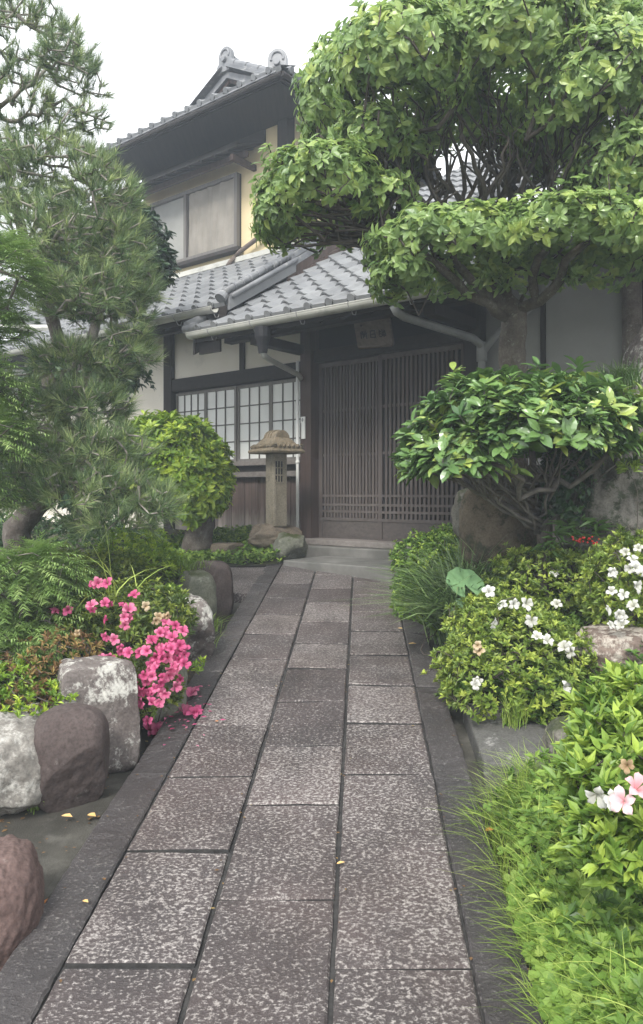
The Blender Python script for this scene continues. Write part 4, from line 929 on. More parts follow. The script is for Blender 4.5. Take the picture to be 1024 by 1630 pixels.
# ------------------------------------------------------------------ stone lantern
la = thing('stone_lantern', 'square stone post lantern with a roof-shaped cap, in front of the frosted window', 'lantern', P(440, 838, 8.05), None, -math.radians(53))
s = .083
m = MB(); m.box(-s, s, -s, s, 0, .775); m.build('post', M['lantern'], la, bevel=.008)
grooves = MB()
for (x, z0, z1) in ((s - .026, .02, .52), (s - .056, .50, .70)): grooves.box(x - .004, x + .004, -s - .006, -s + .002, z0, z1)
for (y, z0, z1) in ((-s + .022, .02, .50), ): grooves.box(s - .002, s + .006, y - .004, y + .004, z0, z1)
grooves.build('moulding', M['lantern'], la)
lat = MB(); lat.box(s - .012, s + .0015, -s + .006, -s + .112, .47, .70); lo = lat.build('light_opening', M['dark_in'], la)
bars = MB()
for y in (-s + .008, -s + .042, -s + .076, -s + .110): bars.box(s + .002, s + .009, y - .005, y + .005, .465, .705)
for z in (.47, .547, .624, .70): bars.box(s + .0025, s + .0095, -s + .004, -s + .115, z - .006, z + .006)
bars.build('lattice', M['lantern'], lo)
m = MB(); hw, ov = .225, .205
lvl = [(hw, ov, .775), (hw + .012, ov + .012, .80), (hw - .01, ov - .01, .825), (.175, .15, .875), (.11, .085, .955)]
V = []; Fs = []
for (a, b, z) in lvl: V += [(-a, -b, z), (a, -b, z), (a, b, z), (-a, b, z)]
for i in range(len(lvl) - 1):
    for j in range(4): Fs.append((4*i+j, 4*i+(j+1) % 4, 4*i+4+(j+1) % 4, 4*i+4+j))
Fs += [(3, 2, 1, 0), (16, 17, 18, 19)]; m.add(V, Fs); cap = m.build('cap', M['lantern_cap'], la, bevel=.006)
m = MB(); m.tube([(-.11, 0, .93), (.12, 0, .93)], .092, 20); m.build('ridge', M['lantern_cap'], cap)
for x in (-.085, -.03, .025):
    m = MB(); m.tube([(x - .012, 0, .93), (x + .012, 0, .93)], .101, 20); m.build('rib', M['lantern_cap'], cap)
for sx in (-1, 1):
    for q in range(7):
        u = -.19 + q * .063
        m = MB(); m.tube([(u, sx * .205, .84), (u + .03, sx * .18, .862), (u + .045, sx * .15, .872)], [.012, .016, .006], 6); m.build('relief', M['lantern_cap'], cap)
        m = MB(); m.tube([(sx * .225, u * .9, .84), (sx * .2, u * .9 + .03, .862), (sx * .18, u * .9 + .04, .87)], [.012, .016, .006], 6); m.build('relief', M['lantern_cap'], cap)
rock('mossy tan base rock under the stone lantern', 436, 853, 8.12, (.62, .5, .27), M['rock_brown'], 33, 3.0, 6, .10, .5, group=G_FAR)

# ------------------------------------------------------------------ trees
def leafy_tree(name, label, cat, base, chain, radii, lobes, dens, zmin, leafmatname, L, wr, k, bark, single, tintmix=(.35, .16, .12), inner=.72, upm=.45, twig=None, r_tip=.0042, power=.40, r_max=.05, stepb=.13, zig=.22, spread=(40, 88), group=None, tip_share=.5, tpl=T_OVAL, cell=9, extra_bare=None):
    root = thing(name, label, cat, base, group)
    tips, out = shell(lobes, dens, zmin, inner)
    trunk_obj(root, chain, radii, bark)
    sub = tips[RNG.random(len(tips)) < tip_share]; so = sub
    A, par = grow(chain, sub, stepb, zig)
    stems_obj(root, A, par, twig or bark, r_tip, power, r_max, first=len(chain))
    lv_ = Leaves(); mean, sd, new = tintmix
    tint = np.clip(RNG.normal(mean, sd, len(tips)), .02, .7); fresh = RNG.random(len(tips)) < new; tint[fresh] = RNG.uniform(.7, 1, fresh.sum())
    lv_.rosettes(tips, up_mix(out, upm), k, L, wr, tint, spread)
    lv_.build(root, tpl, M[leafmatname], 'foliage', single, cell=cell)
    return root
# the big clipped tree by the entrance
big = [(700, 125, 175, 95, 4.9, .75), (560, 165, 85, 88, 5.0, .5), (508, 318, 98, 62, 4.7, .55), (800, 112, 140, 92, 4.7, .7), (925, 180, 105, 90, 4.6, .65), (640, 118, 110, 85, 4.5, .5), (975, 290, 70, 70, 4.6, .5),
       (720, 405, 135, 62, 4.6, .55), (880, 392, 130, 60, 4.5, .6), (985, 400, 80, 55, 4.5, .5), (640, 445, 50, 35, 4.6, .35), (590, 238, 66, 48, 4.75, .4), (610, 330, 52, 40, 4.8, .35), (600, 250, 80, 60, 5.0, .45), (560, 340, 70, 48, 4.9, .4), (445, 350, 40, 42, 4.75, .35), (860, 90, 120, 85, 4.9, .6), (960, 150, 110, 100, 4.8, .6), (700, 90, 130, 62, 5.4, .5), (850, 150, 130, 75, 5.5, .5), (620, 190, 90, 60, 5.5, .4)]
bigz = [-.65, -.65, -.6, -.6, -.6, -.65, -.6, -.45, -.45, -.5, -.5, -.6, -.4, -.4, -.5, -.6, -.5, -.5, -.5, -.4, -.4]
tb = P(818, 640, 5.3); tb[2] = .75
big_tree = leafy_tree('clipped_tree', 'large clipped evergreen tree with layered crowns leaning over the entrance roof', 'tree', tb,
    [tb, P(818, 600, 5.3), P(816, 545, 5.25), P(820, 500, 5.2), P(800, 470, 5.15), P(790, 430, 5.1), P(770, 370, 5.05)], [.10, .095, .088, .085, .05, .045, .035], lobes_px(big), 400,
    bigz, 'camellia', .063, .46, 6, M['bark'], 300, upm=.10, spread=(52, 100), tintmix=(.43, .17, .17), inner=.84, twig=M['twig_dark'], r_max=.016, zig=.30, tip_share=.30, r_tip=.0045, power=.30)
for q in range(86):                                            # bare winding stems that fan out below the crown
    hub = [(600, 372, 4.95), (655, 350, 4.9), (700, 345, 4.9), (755, 350, 4.95), (800, 352, 4.95), (835, 345, 4.9), (885, 345, 4.8), (930, 350, 4.7)][q % 8]
    if q < 64: a = P(hub[0] + random.gauss(0, 14), hub[1] + random.gauss(0, 6), hub[2] + random.gauss(0, .1)); b = P(hub[0] + (hub[0] - 760) * .22 + random.gauss(0, 55), random.uniform(120, 245), hub[2] + random.gauss(0, .22))
    else: a = P(random.uniform(620, 700), random.uniform(365, 400), 4.95); b = P(random.uniform(430, 560), random.uniform(290, 400), random.uniform(4.5, 4.95))
    n = 9; pts = []; w = np.array([random.gauss(0, .06), random.gauss(0, .06), 0])
    for j in range(n + 1):
        u = j / n; pts.append(a + (b - a) * u + w * math.sin(math.pi * u) + np.array([random.gauss(0, .022), random.gauss(0, .022), random.gauss(0, .01)]) * (j > 0) - np.array(big_tree.location))
    r0 = random.uniform(.011, .021); m = MB(); m.tube(pts, [r0 * (1 - .6 * j / n) for j in range(n + 1)], 6); k_ = random.randint(3, 6)
    e = pts[k_] + np.array([random.gauss(0, .14), random.gauss(0, .1), random.uniform(.15, .35)]); m.tube([pts[k_], (pts[k_] + e) / 2 + np.array([random.gauss(0, .03), 0, 0]), e], [r0 * .6, r0 * .5, r0 * .3], 5)
    m.build('branch', M['twig_dark'], big_tree, smooth=True)
for a, b in (((818, 505, 5.2), (700, 350, 4.9)), ((818, 505, 5.2), (640, 365, 4.9)), ((820, 505, 5.2), (800, 355, 4.95)), ((820, 505, 5.2), (890, 350, 4.85)), ((822, 500, 5.2), (940, 355, 4.7)), ((816, 510, 5.2), (755, 352, 4.95))):
    a, b = P(*a), P(*b); pts = [a + (b - a) * u + np.array([random.gauss(0, .03), random.gauss(0, .03), -.10 * math.sin(math.pi * u)]) * (0 < u < 1) - np.array(big_tree.location) for u in np.linspace(0, 1, 8)]
    m = MB(); m.tube(pts, list(np.linspace(.040, .024, 8)), 8); m.build('branch', M['bark'], big_tree, smooth=True)
# crown of the tree standing behind it at the right
b2 = P(1010, 500, 6.4); b2[2] = .72
leafy_tree('tall_tree', 'second evergreen tree whose crown rises behind the clipped tree at the upper right', 'tree', b2, [b2, P(1005, 400, 6.4), P(1000, 250, 6.4), P(990, 170, 6.3)], [.09, .08, .06, .04],
    lobes_px([(900, 40, 90, 55, 6.3, .7), (990, 50, 110, 75, 6.2, .8), (1080, 90, 110, 120, 6.4, .8)]), 230, -.4, 'camellia', .085, .46, 8, M['bark'], 120, upm=.1, spread=(52, 100), tintmix=(.5, .17, .16), twig=M['twig_dark'], inner=.7, tip_share=.3, r_max=.025)
# low glossy camellia in the right bed
b3 = P(862, 880, 4.75); b3[2] = .80
leafy_tree('low_camellia', 'low broad camellia with big glossy leaves on bare forked stems in right bed', 'shrub', b3, [b3, P(866, 830, 4.75), P(858, 780, 4.7), P(850, 755, 4.65)], [.05, .042, .034, .026],
    lobes_px([(820, 700, 165, 100, 4.35, .55), (730, 735, 85, 68, 4.3, .4), (920, 670, 95, 62, 4.4, .45), (700, 745, 60, 50, 4.3, .3), (850, 690, 110, 70, 4.2, .45)]), 390, -.22, 'camellia_low', .088, .46, 7, M['bark'], 300, tintmix=(.38, .15, .13), inner=.72, twig=M['twig'], r_tip=.0035, power=.38, tip_share=.45, stepb=.10, zig=.26)
lc = [o for o in bpy.data.objects if o.name == 'low_camellia'][0]
for q in range(30):
    a = P(858 + random.gauss(0, 6), random.uniform(770, 850), 4.72); b = P(random.choice((random.uniform(655, 800), random.uniform(780, 990))), random.uniform(690, 745), random.uniform(4.15, 4.5)); n = 8
    pts = [a + (b - a) * u + np.array([random.gauss(0, .016), random.gauss(0, .016), random.gauss(0, .010) - .07 * math.sin(math.pi * u) * (b[0] < a[0])]) * (0 < u < 1) - np.array(lc.location) for u in np.linspace(0, 1, n)]
    m = MB(); m.tube(pts, list(np.linspace(random.uniform(.009, .017), .004, n)), 6); e = pts[4] + np.array([random.gauss(0, .1), random.gauss(0, .06), random.uniform(.1, .2)]); m.tube([pts[4], (pts[4] + e) / 2 + RNG.normal(0, .012, 3), e], [.007, .005, .003], 5)
    m.build('branch', M['twig'], lc, smooth=True)
# dome-clipped bush behind the pine
b4 = P(320, 872, 8.1); b4[2] = .83
leafy_tree('dome_bush', 'dome-clipped bush with bright yellow-green leaves on a thick rough trunk', 'bush', b4, [b4, P(318, 850, 8.1), P(318, 825, 8.1), P(310, 780, 8.1)], [.17, .15, .14, .08],
    lobes_px([(290, 752, 72, 84, 8.1, .5), (250, 735, 60, 68, 8.2, .45), (320, 772, 44, 52, 8.0, .35)]), 620, -.85, 'dome_leaf', .090, .36, 8, M['bark'], 200, tintmix=(.5, .16, .25), inner=.8, cell=11, tip_share=.3, upm=.35)
# dark evergreens behind the pine, screening the left of the house
b5 = P(130, 800, 8.2); b5[2] = .8
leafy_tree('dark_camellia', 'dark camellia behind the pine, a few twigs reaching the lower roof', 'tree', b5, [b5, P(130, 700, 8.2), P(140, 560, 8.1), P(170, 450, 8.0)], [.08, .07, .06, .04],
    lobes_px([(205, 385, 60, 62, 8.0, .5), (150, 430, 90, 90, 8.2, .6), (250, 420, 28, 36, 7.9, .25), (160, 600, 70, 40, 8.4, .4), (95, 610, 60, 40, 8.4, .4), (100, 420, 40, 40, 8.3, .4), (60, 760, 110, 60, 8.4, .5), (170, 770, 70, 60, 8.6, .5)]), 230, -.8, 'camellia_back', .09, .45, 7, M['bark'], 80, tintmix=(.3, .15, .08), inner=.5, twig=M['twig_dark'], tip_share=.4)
# ------------------------------------------------------------------ the pine
pb = P(28, 890, 5.3); pb[2] = .78
pine = thing('black_pine', 'old black pine with twisting bare twigs and long needles filling the left side', 'tree', pb)
chain = [pb, P(30, 840, 5.3), P(60, 800, 5.3), P(95, 770, 5.35), P(110, 720, 5.4), P(95, 650, 5.5), P(70, 590, 5.5), P(95, 545, 5.4), P(75, 480, 5.3), P(50, 420, 5.3), P(25, 330, 5.3), P(5, 250, 5.3), P(-15, 180, 5.3), P(-30, 110, 5.3)]
trunk_obj(pine, chain, [.10, .09, .08, .075, .068, .060, .052, .048, .042, .036, .032, .028, .022, .014], M['bark_pine'], seed=3, amp=.22)
pads = lobes_px([(40, 60, 100, 52, 5.3, .5), (118, 115, 46, 34, 5.2, .4), (15, 150, 60, 40, 5.0, .4), (145, 190, 28, 18, 5.2, .25), (60, 190, 70, 20, 5.3, .4),
    (70, 285, 110, 60, 5.2, .55), (165, 330, 60, 70, 5.1, .5), (110, 400, 110, 70, 5.0, .55), (190, 410, 52, 60, 5.0, .4), (150, 480, 85, 52, 4.9, .45), (205, 500, 38, 45, 5.0, .3), (212, 560, 36, 50, 5.0, .3), (215, 455, 34, 44, 5.0, .3), (130, 300, 80, 60, 5.3, .5), (30, 330, 60, 70, 5.0, .4),
    (40, 650, 70, 45, 4.9, .4), (120, 580, 70, 32, 5.0, .4), (175, 590, 45, 30, 5.0, .3), (150, 650, 58, 40, 4.9, .4), (70, 720, 100, 45, 4.8, .5), (160, 725, 75, 50, 4.8, .45), (120, 785, 130, 45, 4.7, .5), (205, 790, 50, 45, 4.8, .35), (180, 830, 75, 30, 4.7, .35), (248, 806, 42, 30, 4.75, .28)])
tips, out = shell(pads, [140] * 5 + [185] * 20, -.6, .30); print('pine', len(tips))
sel = RNG.random(len(tips)) < .85
A, par = grow(chain, tips[sel], .09, .42, up=.2)
stems_obj(pine, A, par, M['twig_pine'], .0050, .33, .030, first=len(chain))
nl = Leaves()
od = up_mix(out + .45 * rdir(len(out)), .42)
for (lo, hi, k, Ln) in ((8, 42, 20, .108), (25, 85, 15, .092)):
    nl.rosettes(tips, od, k, Ln, .037, np.clip(RNG.normal(.5, .30, len(tips)), 0, 1), (lo, hi), .25)
nl.build(pine, T_NEEDLE, M['needle'], 'needles')
cn_ = Leaves(); pick = RNG.random(len(tips)) < .35                 # upright pale candles
cn_.add(tips[pick], up_mix(od[pick], .6), rdir(pick.sum()), np.full(pick.sum(), .055), np.full(pick.sum(), .012), np.full(pick.sum(), 1.0)); cn_.build(pine, T_LANCE, M['needle'], 'candles')

# feathery conifer sprays at the left edge
def feathery(label, base, pxlobes, n, L=.20, single=0, group='feathery shrubs at the left edge'):
    root = thing('feathery_shrub', label, 'shrub', base, group)
    tips, out = shell(lobes_px(pxlobes), n, -.5, .55)
    lf = Leaves(); o = unit(out + np.array([0, -.25, .35]) + .35 * rdir(len(out)))
    N = len(tips); LL = L * RNG.uniform(.7, 1.25, N); dr = unit(o * np.array([1, 1, .35]) + np.array([.15, -.1, -.12]))
    lf.add(tips - dr * LL[:, None] * .4, dr, o + np.array([0, 0, .6]), LL, LL * .9, np.clip(RNG.normal(.5, .22, N), 0, 1)); lf.build(root, T_FEATHER, M['feather'], 'sprays')
    ch = [np.array(base), np.array(base) * .5 + lobes_px(pxlobes)[0][0] * .5, lobes_px(pxlobes)[0][0]]
    A, par = grow(ch, tips[RNG.random(N) < .12], .12, .2); stems_obj(root, A, par, M['twig'], .003, .4, .02, first=1, name='stems')
feathery('bright green feathery shrub spilling over the bed in front of the pine trunk', P(30, 1010, 4.2), [(25, 960, 95, 78, 4.0, .4), (85, 985, 55, 50, 3.9, .3), (10, 1050, 60, 50, 3.6, .3), (55, 920, 70, 55, 3.9, .3)], 800)
feathery('feathery conifer sprays hanging at the upper left edge before the pine', P(-60, 900, 4.3), [(-5, 430, 62, 60, 4.3, .4), (-20, 510, 55, 40, 4.3, .4), (-60, 620, 50, 120, 4.4, .3)], 380)
feathery('feathery conifer sprays at the left edge level with the window', P(-70, 950, 4.0), [(-8, 700, 50, 50, 4.1, .3), (-15, 620, 45, 55, 4.2, .3), (-40, 790, 40, 60, 4.1, .3)], 380)

# ------------------------------------------------------------------ shrubs and azaleas
def azalea(name, label, base, pxl, dens, matn, L, wr, k, tm=(.5, .17, .2), zmin=-.4, group=None, inner=.8, single=0, spread=(25, 80), upm=.5, cat='azalea', tpl=T_SMALL):
    root = thing(name, label, cat, base, group); lob = lobes_px(pxl); tips, out = shell(lob, dens, zmin, inner)
    lf = Leaves(); mean, sd, new = tm; tint = np.clip(RNG.normal(mean, sd, len(tips)), 0, .8); fr = RNG.random(len(tips)) < new; tint[fr] = RNG.uniform(.75, 1, fr.sum())
    lf.rosettes(tips, up_mix(out, upm), k, L, wr, tint, spread); lf.build(root, tpl, M[matn], 'foliage', single)
    b = np.array(base, float); ch = [b, b * .5 + lob[0][0] * .5]
    A, par = grow(ch, tips[RNG.random(len(tips)) < .10], .07, .25); stems_obj(root, A, par, M['twig_dark'], .0022, .40, .012, first=1, name='stems', k=4)
    return root
def gz(px, Y, dz=0): return P(px, 800, Y) * np.array([1, 1, 0]) + np.array([0, 0, path_z(Y) + dz])
G_W = 'white flowering azaleas'
az1 = azalea('white_azalea', 'rounded azalea mound with a few white flowers, nearest the path', gz(835, 3.9, .1), [(815, 1060, 112, 98, 3.75, .40), (880, 1075, 75, 85, 3.75, .35), (770, 1085, 62, 68, 3.65, .30), (800, 1000, 85, 50, 3.95, .35)], 900, 'azalea', .030, .42, 7, zmin=-.7, group=G_W)
flowers(az1, [(775, 940, 3.78), (800, 962, 3.65), (822, 966, 3.6), (835, 963, 3.6), (778, 993, 3.55), (854, 1013, 3.42), (868, 1020, 3.40), (905, 1030, 3.42), (912, 1036, 3.42), (755, 1086, 3.38), (760, 1082, 3.4), (895, 1090, 3.38), (887, 966, 3.6), (848, 987, 3.5)], 'white', .060)
flowers(az1, [(758, 1030, 3.40), (762, 1035, 3.4)], 'faded', .05)
az2 = azalea('white_azalea', 'low azalea mound with hardly any flowers behind the nearest one', gz(880, 4.7, .1), [(860, 930, 85, 58, 4.55, .35), (930, 928, 70, 50, 4.6, .35), (815, 955, 48, 36, 4.4, .25)], 900, 'azalea', .030, .42, 7, zmin=-.5, group=G_W)
flowers(az2, [(937, 908, 4.3), (935, 918, 4.28), (885, 920, 4.25)], 'white', .055); flowers(az2, [(936, 925, 4.26)], 'faded', .06)
az3 = azalea('white_azalea', 'azalea thick with white flowers above the flat rock at the right', gz(1010, 4.0, .25), [(1010, 930, 80, 82, 3.95, .35), (1060, 940, 70, 90, 3.9, .35), (975, 960, 42, 40, 3.9, .25)], 900, 'azalea', .032, .42, 7, zmin=-.7, group=G_W)
flowers(az3, [(993, 880, 3.68), (1010, 893, 3.62), (1005, 902, 3.6), (1012, 905, 3.6), (968, 912, 3.66), (970, 917, 3.64), (1010, 935, 3.56), (978, 938, 3.6), (995, 946, 3.58), (970, 970, 3.58), (985, 975, 3.55), (990, 983, 3.55), (1012, 970, 3.53), (968, 990, 3.58), (988, 998, 3.54), (1020, 870, 3.68), (1018, 915, 3.58)], 'white', .056)
az4 = azalea('pink_white_azalea', 'leggy azalea with long young shoots and one pink and one white flower', gz(1010, 2.1, .1), [(985, 1220, 78, 95, 1.95, .18), (950, 1335, 45, 60, 1.8, .12), (955, 1150, 38, 45, 2.1, .12), (1040, 1150, 60, 70, 2.1, .2), (955, 1255, 55, 55, 1.85, .13), (1020, 1330, 70, 75, 1.80, .15), (960, 1195, 45, 55, 2.05, .12), (1010, 1110, 45, 45, 2.1, .12)], 900, 'azalea_front', .046, .36, 7, tm=(.5, .18, .28), zmin=-.8, inner=.45, single=300, spread=(20, 75), upm=.6, tpl=T_BROAD)
flowers(az4, [(975, 1275, 1.66), (962, 1268, 1.68)], 'white', .052); flowers(az4, [(1003, 1262, 1.62), (1008, 1250, 1.64)], 'pale', .058); flowers(az4, [(1003, 1215, 1.75)], 'faded', .04)
pk = azalea('pink_azalea', 'azalea with clustered deep pink flowers drooping over the rocks', gz(215, 4.2, .25), [(215, 970, 80, 42, 4.1, .35), (235, 1040, 55, 60, 3.75, .28), (160, 985, 45, 45, 4.0, .3), (255, 1100, 36, 45, 3.62, .2), (270, 985, 40, 45, 4.2, .25), (140, 1010, 40, 40, 3.9, .25)], 650, 'azalea_pink_leaf', .036, .34, 7, zmin=-.7, inner=.6)
pinks = [(150, 928, 3.82), (158, 932, 3.8), (175, 925, 3.8), (145, 970, 3.72), (171, 960, 3.75), (172, 965, 3.74), (107, 970, 3.72), (199, 985, 3.66), (205, 975, 3.68), (197, 995, 3.62), (216, 952, 3.78), (182, 1020, 3.56), (190, 1038, 3.52), (205, 1045, 3.5), (178, 1045, 3.52), (232, 1040, 3.48), (237, 1020, 3.52),
    (265, 1002, 3.6), (278, 1000, 3.62), (286, 1010, 3.6), (270, 1020, 3.56), (283, 1025, 3.56), (290, 1035, 3.56), (262, 1030, 3.54), (250, 1040, 3.5), (270, 1042, 3.5), (282, 1048, 3.52), (262, 1055, 3.46), (275, 1062, 3.46), (285, 1068, 3.48), (250, 1065, 3.44), (240, 1058, 3.46), (268, 1075, 3.44),
    (222, 1085, 3.42), (232, 1078, 3.42), (227, 1095, 3.4), (218, 1100, 3.4), (245, 1092, 3.4), (262, 1108, 3.4), (256, 1085, 3.42), (240, 1080, 3.42), (245, 1120, 3.38), (228, 1122, 3.4), (275, 1030, 3.5), (258, 1012, 3.56), (290, 1055, 3.5)]
flowers(pk, pinks, 'pink', .056); flowers(pk, [(x + random.gauss(0, 9), y + random.gauss(0, 9), Y + .02) for x, y, Y in pinks if y > 960], 'pink', .052); flowers(pk, [(235, 965, 3.7), (250, 985, 3.66), (268, 978, 3.7), (245, 990, 3.62), (128, 1008, 3.66), (265, 985, 3.66)], 'faded', .05)
azalea('leafy_azalea', 'plain green azalea sprigs behind the pink flowers beneath the pine', gz(150, 4.9, .3), [(110, 925, 75, 40, 4.7, .35), (180, 915, 60, 38, 4.9, .3), (60, 900, 50, 36, 4.9, .3)], 420, 'azalea_pink_leaf', .045, .28, 7, zmin=-.5, inner=.5)
azalea('yellow_shrub', 'small yellow-green shrub between the pine and the greenish rock', gz(235, 5.6, .3), [(225, 880, 50, 40, 5.5, .3), (255, 905, 45, 34, 5.4, .3), (195, 870, 40, 28, 5.5, .25), (270, 960, 22, 30, 4.6, .15)], 420, 'dome_leaf', .042, .3, 7, tm=(.45, .2, .15), zmin=-.5, inner=.6)
azalea('dry_shrub', 'browning low shrub with reddish stems above the tall squarish rock', gz(80, 3.6, .25), [(70, 1060, 70, 45, 3.55, .28), (110, 1040, 45, 40, 3.6, .25), (40, 1110, 55, 32, 3.3, .25)], 480, 'dry', .030, .32, 6, tm=(.45, .25, .2), zmin=-.3, inner=.5)
azalea('fern_patch', 'yellow-green ferny sprigs at the foot of the dry shrub', gz(60, 3.3, .28), [(70, 1118, 48, 30, 3.2, .16), (25, 1130, 45, 35, 3.15, .18), (20, 1085, 35, 35, 3.3, .2), (110, 1105, 30, 20, 3.25, .1)], 620, 'dome_leaf', .030, .34, 7, tm=(.45, .2, .15), zmin=-.3, inner=.5, cat='fern')
azalea('fine_leaf_shrub', 'fine-leaved green shrub crowding the end of the step on the right', gz(680, 6.0, .1), [(672, 895, 44, 50, 5.8, .35), (648, 950, 24, 44, 5.6, .25), (715, 872, 40, 34, 5.9, .3), (645, 890, 22, 28, 5.8, .2), (690, 930, 40, 60, 5.6, .3)], 800, 'cover', .036, .46, 6, tm=(.42, .2, .16), inner=.45, zmin=-.8, cat='shrub', spread=(30, 88))
azalea('sprig_shrub', 'small light sprig of leaves growing on the mossy rock face', gz(1015, 4.2, .8), [(1015, 715, 24, 20, 4.2, .1), (1000, 745, 12, 14, 4.2, .06)], 500, 'azalea_front', .06, .36, 6, zmin=-.4, inner=.4, cat='shrub')
azalea('edge_cover', 'low leafy weeds spilling on the path edge below the long grass clump', gz(705, 4.9, .03), [(705, 985, 36, 22, 4.75, .14), (722, 1060, 22, 18, 4.05, .1), (735, 1105, 24, 20, 3.7, .1), (690, 1000, 20, 12, 4.7, .08)], 520, 'cover', .045, .62, 6, tm=(.5, .2, .2), zmin=-.1, inner=.3, cat='weeds', tpl=T_BROAD)

# blades: grass-like clumps
def blades(root, name, pos, h, lean, width, mat, tint, seg=4, up=1.0):
    """every blade an arched strip; pos (N,3), h lengths, lean (N,3) horizontal pull"""
    N = len(pos); V = np.zeros((N, (seg + 1) * 2 - 1, 3)); side = unit(np.cross(lean + np.array([0, 0, 1e-3]), np.array([0, 0, 1.0])) + .4 * rdir(N))
    for j in range(seg + 1):
        u = j / seg; c = pos + np.array([0, 0, 1.0]) * (h * (u * up - .42 * u * u * np.linalg.norm(lean, axis=1)))[:, None] + lean * (h * u ** 1.7)[:, None]; w = (width * (1 - .75 * u ** 1.5) * (.6 + .4 * min(1, u * 3)))[:, None] / 2
        if j < seg: V[:, 2*j] = c - side * w; V[:, 2*j+1] = c + side * w
        else: V[:, 2*j] = c
    Fs = []; 
    nv_ = V.shape[1]; base = np.arange(N)[:, None] * nv_
    quads = np.concatenate([base + np.array([[2*j, 2*j+1, 2*j+3, 2*j+2]]) for j in range(seg - 1)]); tri = base + np.array([[2*seg-2, 2*seg-1, 2*seg]])
    o = ob(name, mk(name, V.reshape(-1, 3) - np.array(root.location if root else (0, 0, 0)), [quads, tri], np.repeat(np.clip(tint, 0, 1), nv_), smooth=True), M[mat], root, kind='stuff'); return o
def clump(name, label, cat, centres, n, h, width, mat, spread, lean=(.45, 1.0), bias=(0, 0, 0), tint=(.45, .2), group=None):
    root = thing(name, label, cat, centres[0], group); c = np.array(centres)[RNG.integers(0, len(centres), n)]
    p = c + RNG.normal(size=(n, 3)) * np.array([spread, spread, .01]); a = RNG.uniform(0, 2*math.pi, n)
    ln = np.stack([np.cos(a), np.sin(a), 0*a], 1) * RNG.uniform(lean[0], lean[1], n)[:, None] + np.array(bias)
    blades(root, 'blades', p, h * RNG.uniform(.55, 1.15, n), ln, np.full(n, width), mat, RNG.normal(tint[0], tint[1], n)); return root
clump('mondo_clump', 'large clump of long arching dark green grass leaves beside the path', 'grass clump', [gz(728, 4.8, .08), gz(745, 4.95, .14), gz(716, 4.72, .05), gz(772, 5.0, .2), gz(738, 4.65, .08), gz(722, 5.2, .1)], 1050, .62, .017, 'mondo', .06, (.5, 1.1), (-.18, -.36, 0), (.55, .28))
clump('mondo_clump', 'small clump of dark grass leaves at the foot of the camellia', 'grass clump', [gz(800, 5.3, .25), gz(840, 5.2, .3)], 260, .46, .015, 'mondo', .08, (.4, 1.0), (-.1, -.15, 0), (.3, .15))
clump('rock_tuft', 'tuft of spiky grass growing on the tall grey rock', 'grass clump', [P(975, 625, 4.5), P(950, 640, 4.55), P(1000, 615, 4.45)], 420, .20, .008, 'mondo', .05, (.4, 1.1), (-.15, -.15, 0), (.35, .2))
clump('drain_tuft', 'small green grass tuft in the drain beside the mottled rock', 'grass clump', [gz(325, 4.72, .0), gz(335, 5.1, .0)], 150, .17, .006, 'grass', .035, (.4, 1.0), (.1, -.1, 0), (.35, .15))
clump('rock_top_tuft', 'thin grass on top of the dark rounded rock', 'grass clump', [P(310, 905, 5.7), P(290, 910, 5.7)], 160, .15, .005, 'grass', .06, (.4, 1.0), (.1, -.1, 0), (.3, .15))
clump('slab_tuft', 'thin upright grass tuft sprouting between azalea mound and flat stone', 'grass clump', [gz(820, 3.40, .06)], 90, .17, .004, 'grass', .02, (.15, .5), (0, -.05, 0), (.6, .2))
clump('pine_blade_tuft', 'long pale grass blades among the pink azalea leaves', 'grass clump', [P(120, 1020, 3.9), P(190, 960, 3.9)], 26, .42, .008, 'grass', .06, (.5, 1.2), (.2, -.1, 0), (.75, .15))
# grass and clover verge in front on the right
def verge_h(X, Y):
    e = right_edge(Y) - .19; return path_z(Y) - .03 + .25 * ss(X - e, .0, .26) * (.75 + .25 * wave(X * 1.5, Y * 1.5)) + .08 * ss(X - e, .3, .7)
grid_sheet('verge_soil', M['soil_moss'], np.linspace(.42, 1.7, 70), np.linspace(.85, 3.25, 70), lambda X, Y: np.where(X < right_edge(Y) - .11, path_z(Y) - .12, verge_h(X, Y) - .07) - .25 * ss(Y, 2.72, 2.95))
N = 8500; Yv = RNG.uniform(.95, 2.78, N); Xv = right_edge(Yv) - .13 + np.abs(RNG.normal(0, .30, N)) ; pv = np.stack([Xv, Yv, verge_h(Xv, Yv) - .07], 1)
a = RNG.uniform(0, 2*math.pi, N); ln = np.stack([np.cos(a), np.sin(a), 0*a], 1) * RNG.uniform(.2, .8, N)[:, None] + np.array([-.42, -.12, 0])
dens_ = .5 + .5 * wave(Xv * 2.2, Yv * 2.2 + 1); keep = RNG.random(N) < np.clip(dens_ + .45, .25, 1)
g = blades(None, 'grass', pv[keep], (RNG.uniform(.09, .19, N) * np.where(Yv > 2.2, 1.15, 1.0))[keep], ln[keep], np.full(N, .0034)[keep], 'grass', RNG.normal(.5, .2, N)[keep])
N = 260; Yv = RNG.uniform(1.0, 2.75, N); Xv = right_edge(Yv) - .08 + np.abs(RNG.normal(0, .25, N)); a = RNG.uniform(0, 2*math.pi, N); ln = np.stack([np.cos(a), np.sin(a), 0*a], 1) * RNG.uniform(.3, 1.0, N)[:, None] + np.array([-.35, -.1, 0])
blades(None, 'long_grass', np.stack([Xv, Yv, verge_h(Xv, Yv) - .05], 1), RNG.uniform(.12, .26, N), ln, np.full(N, .0042), 'grass', RNG.normal(.8, .15, N), 5)
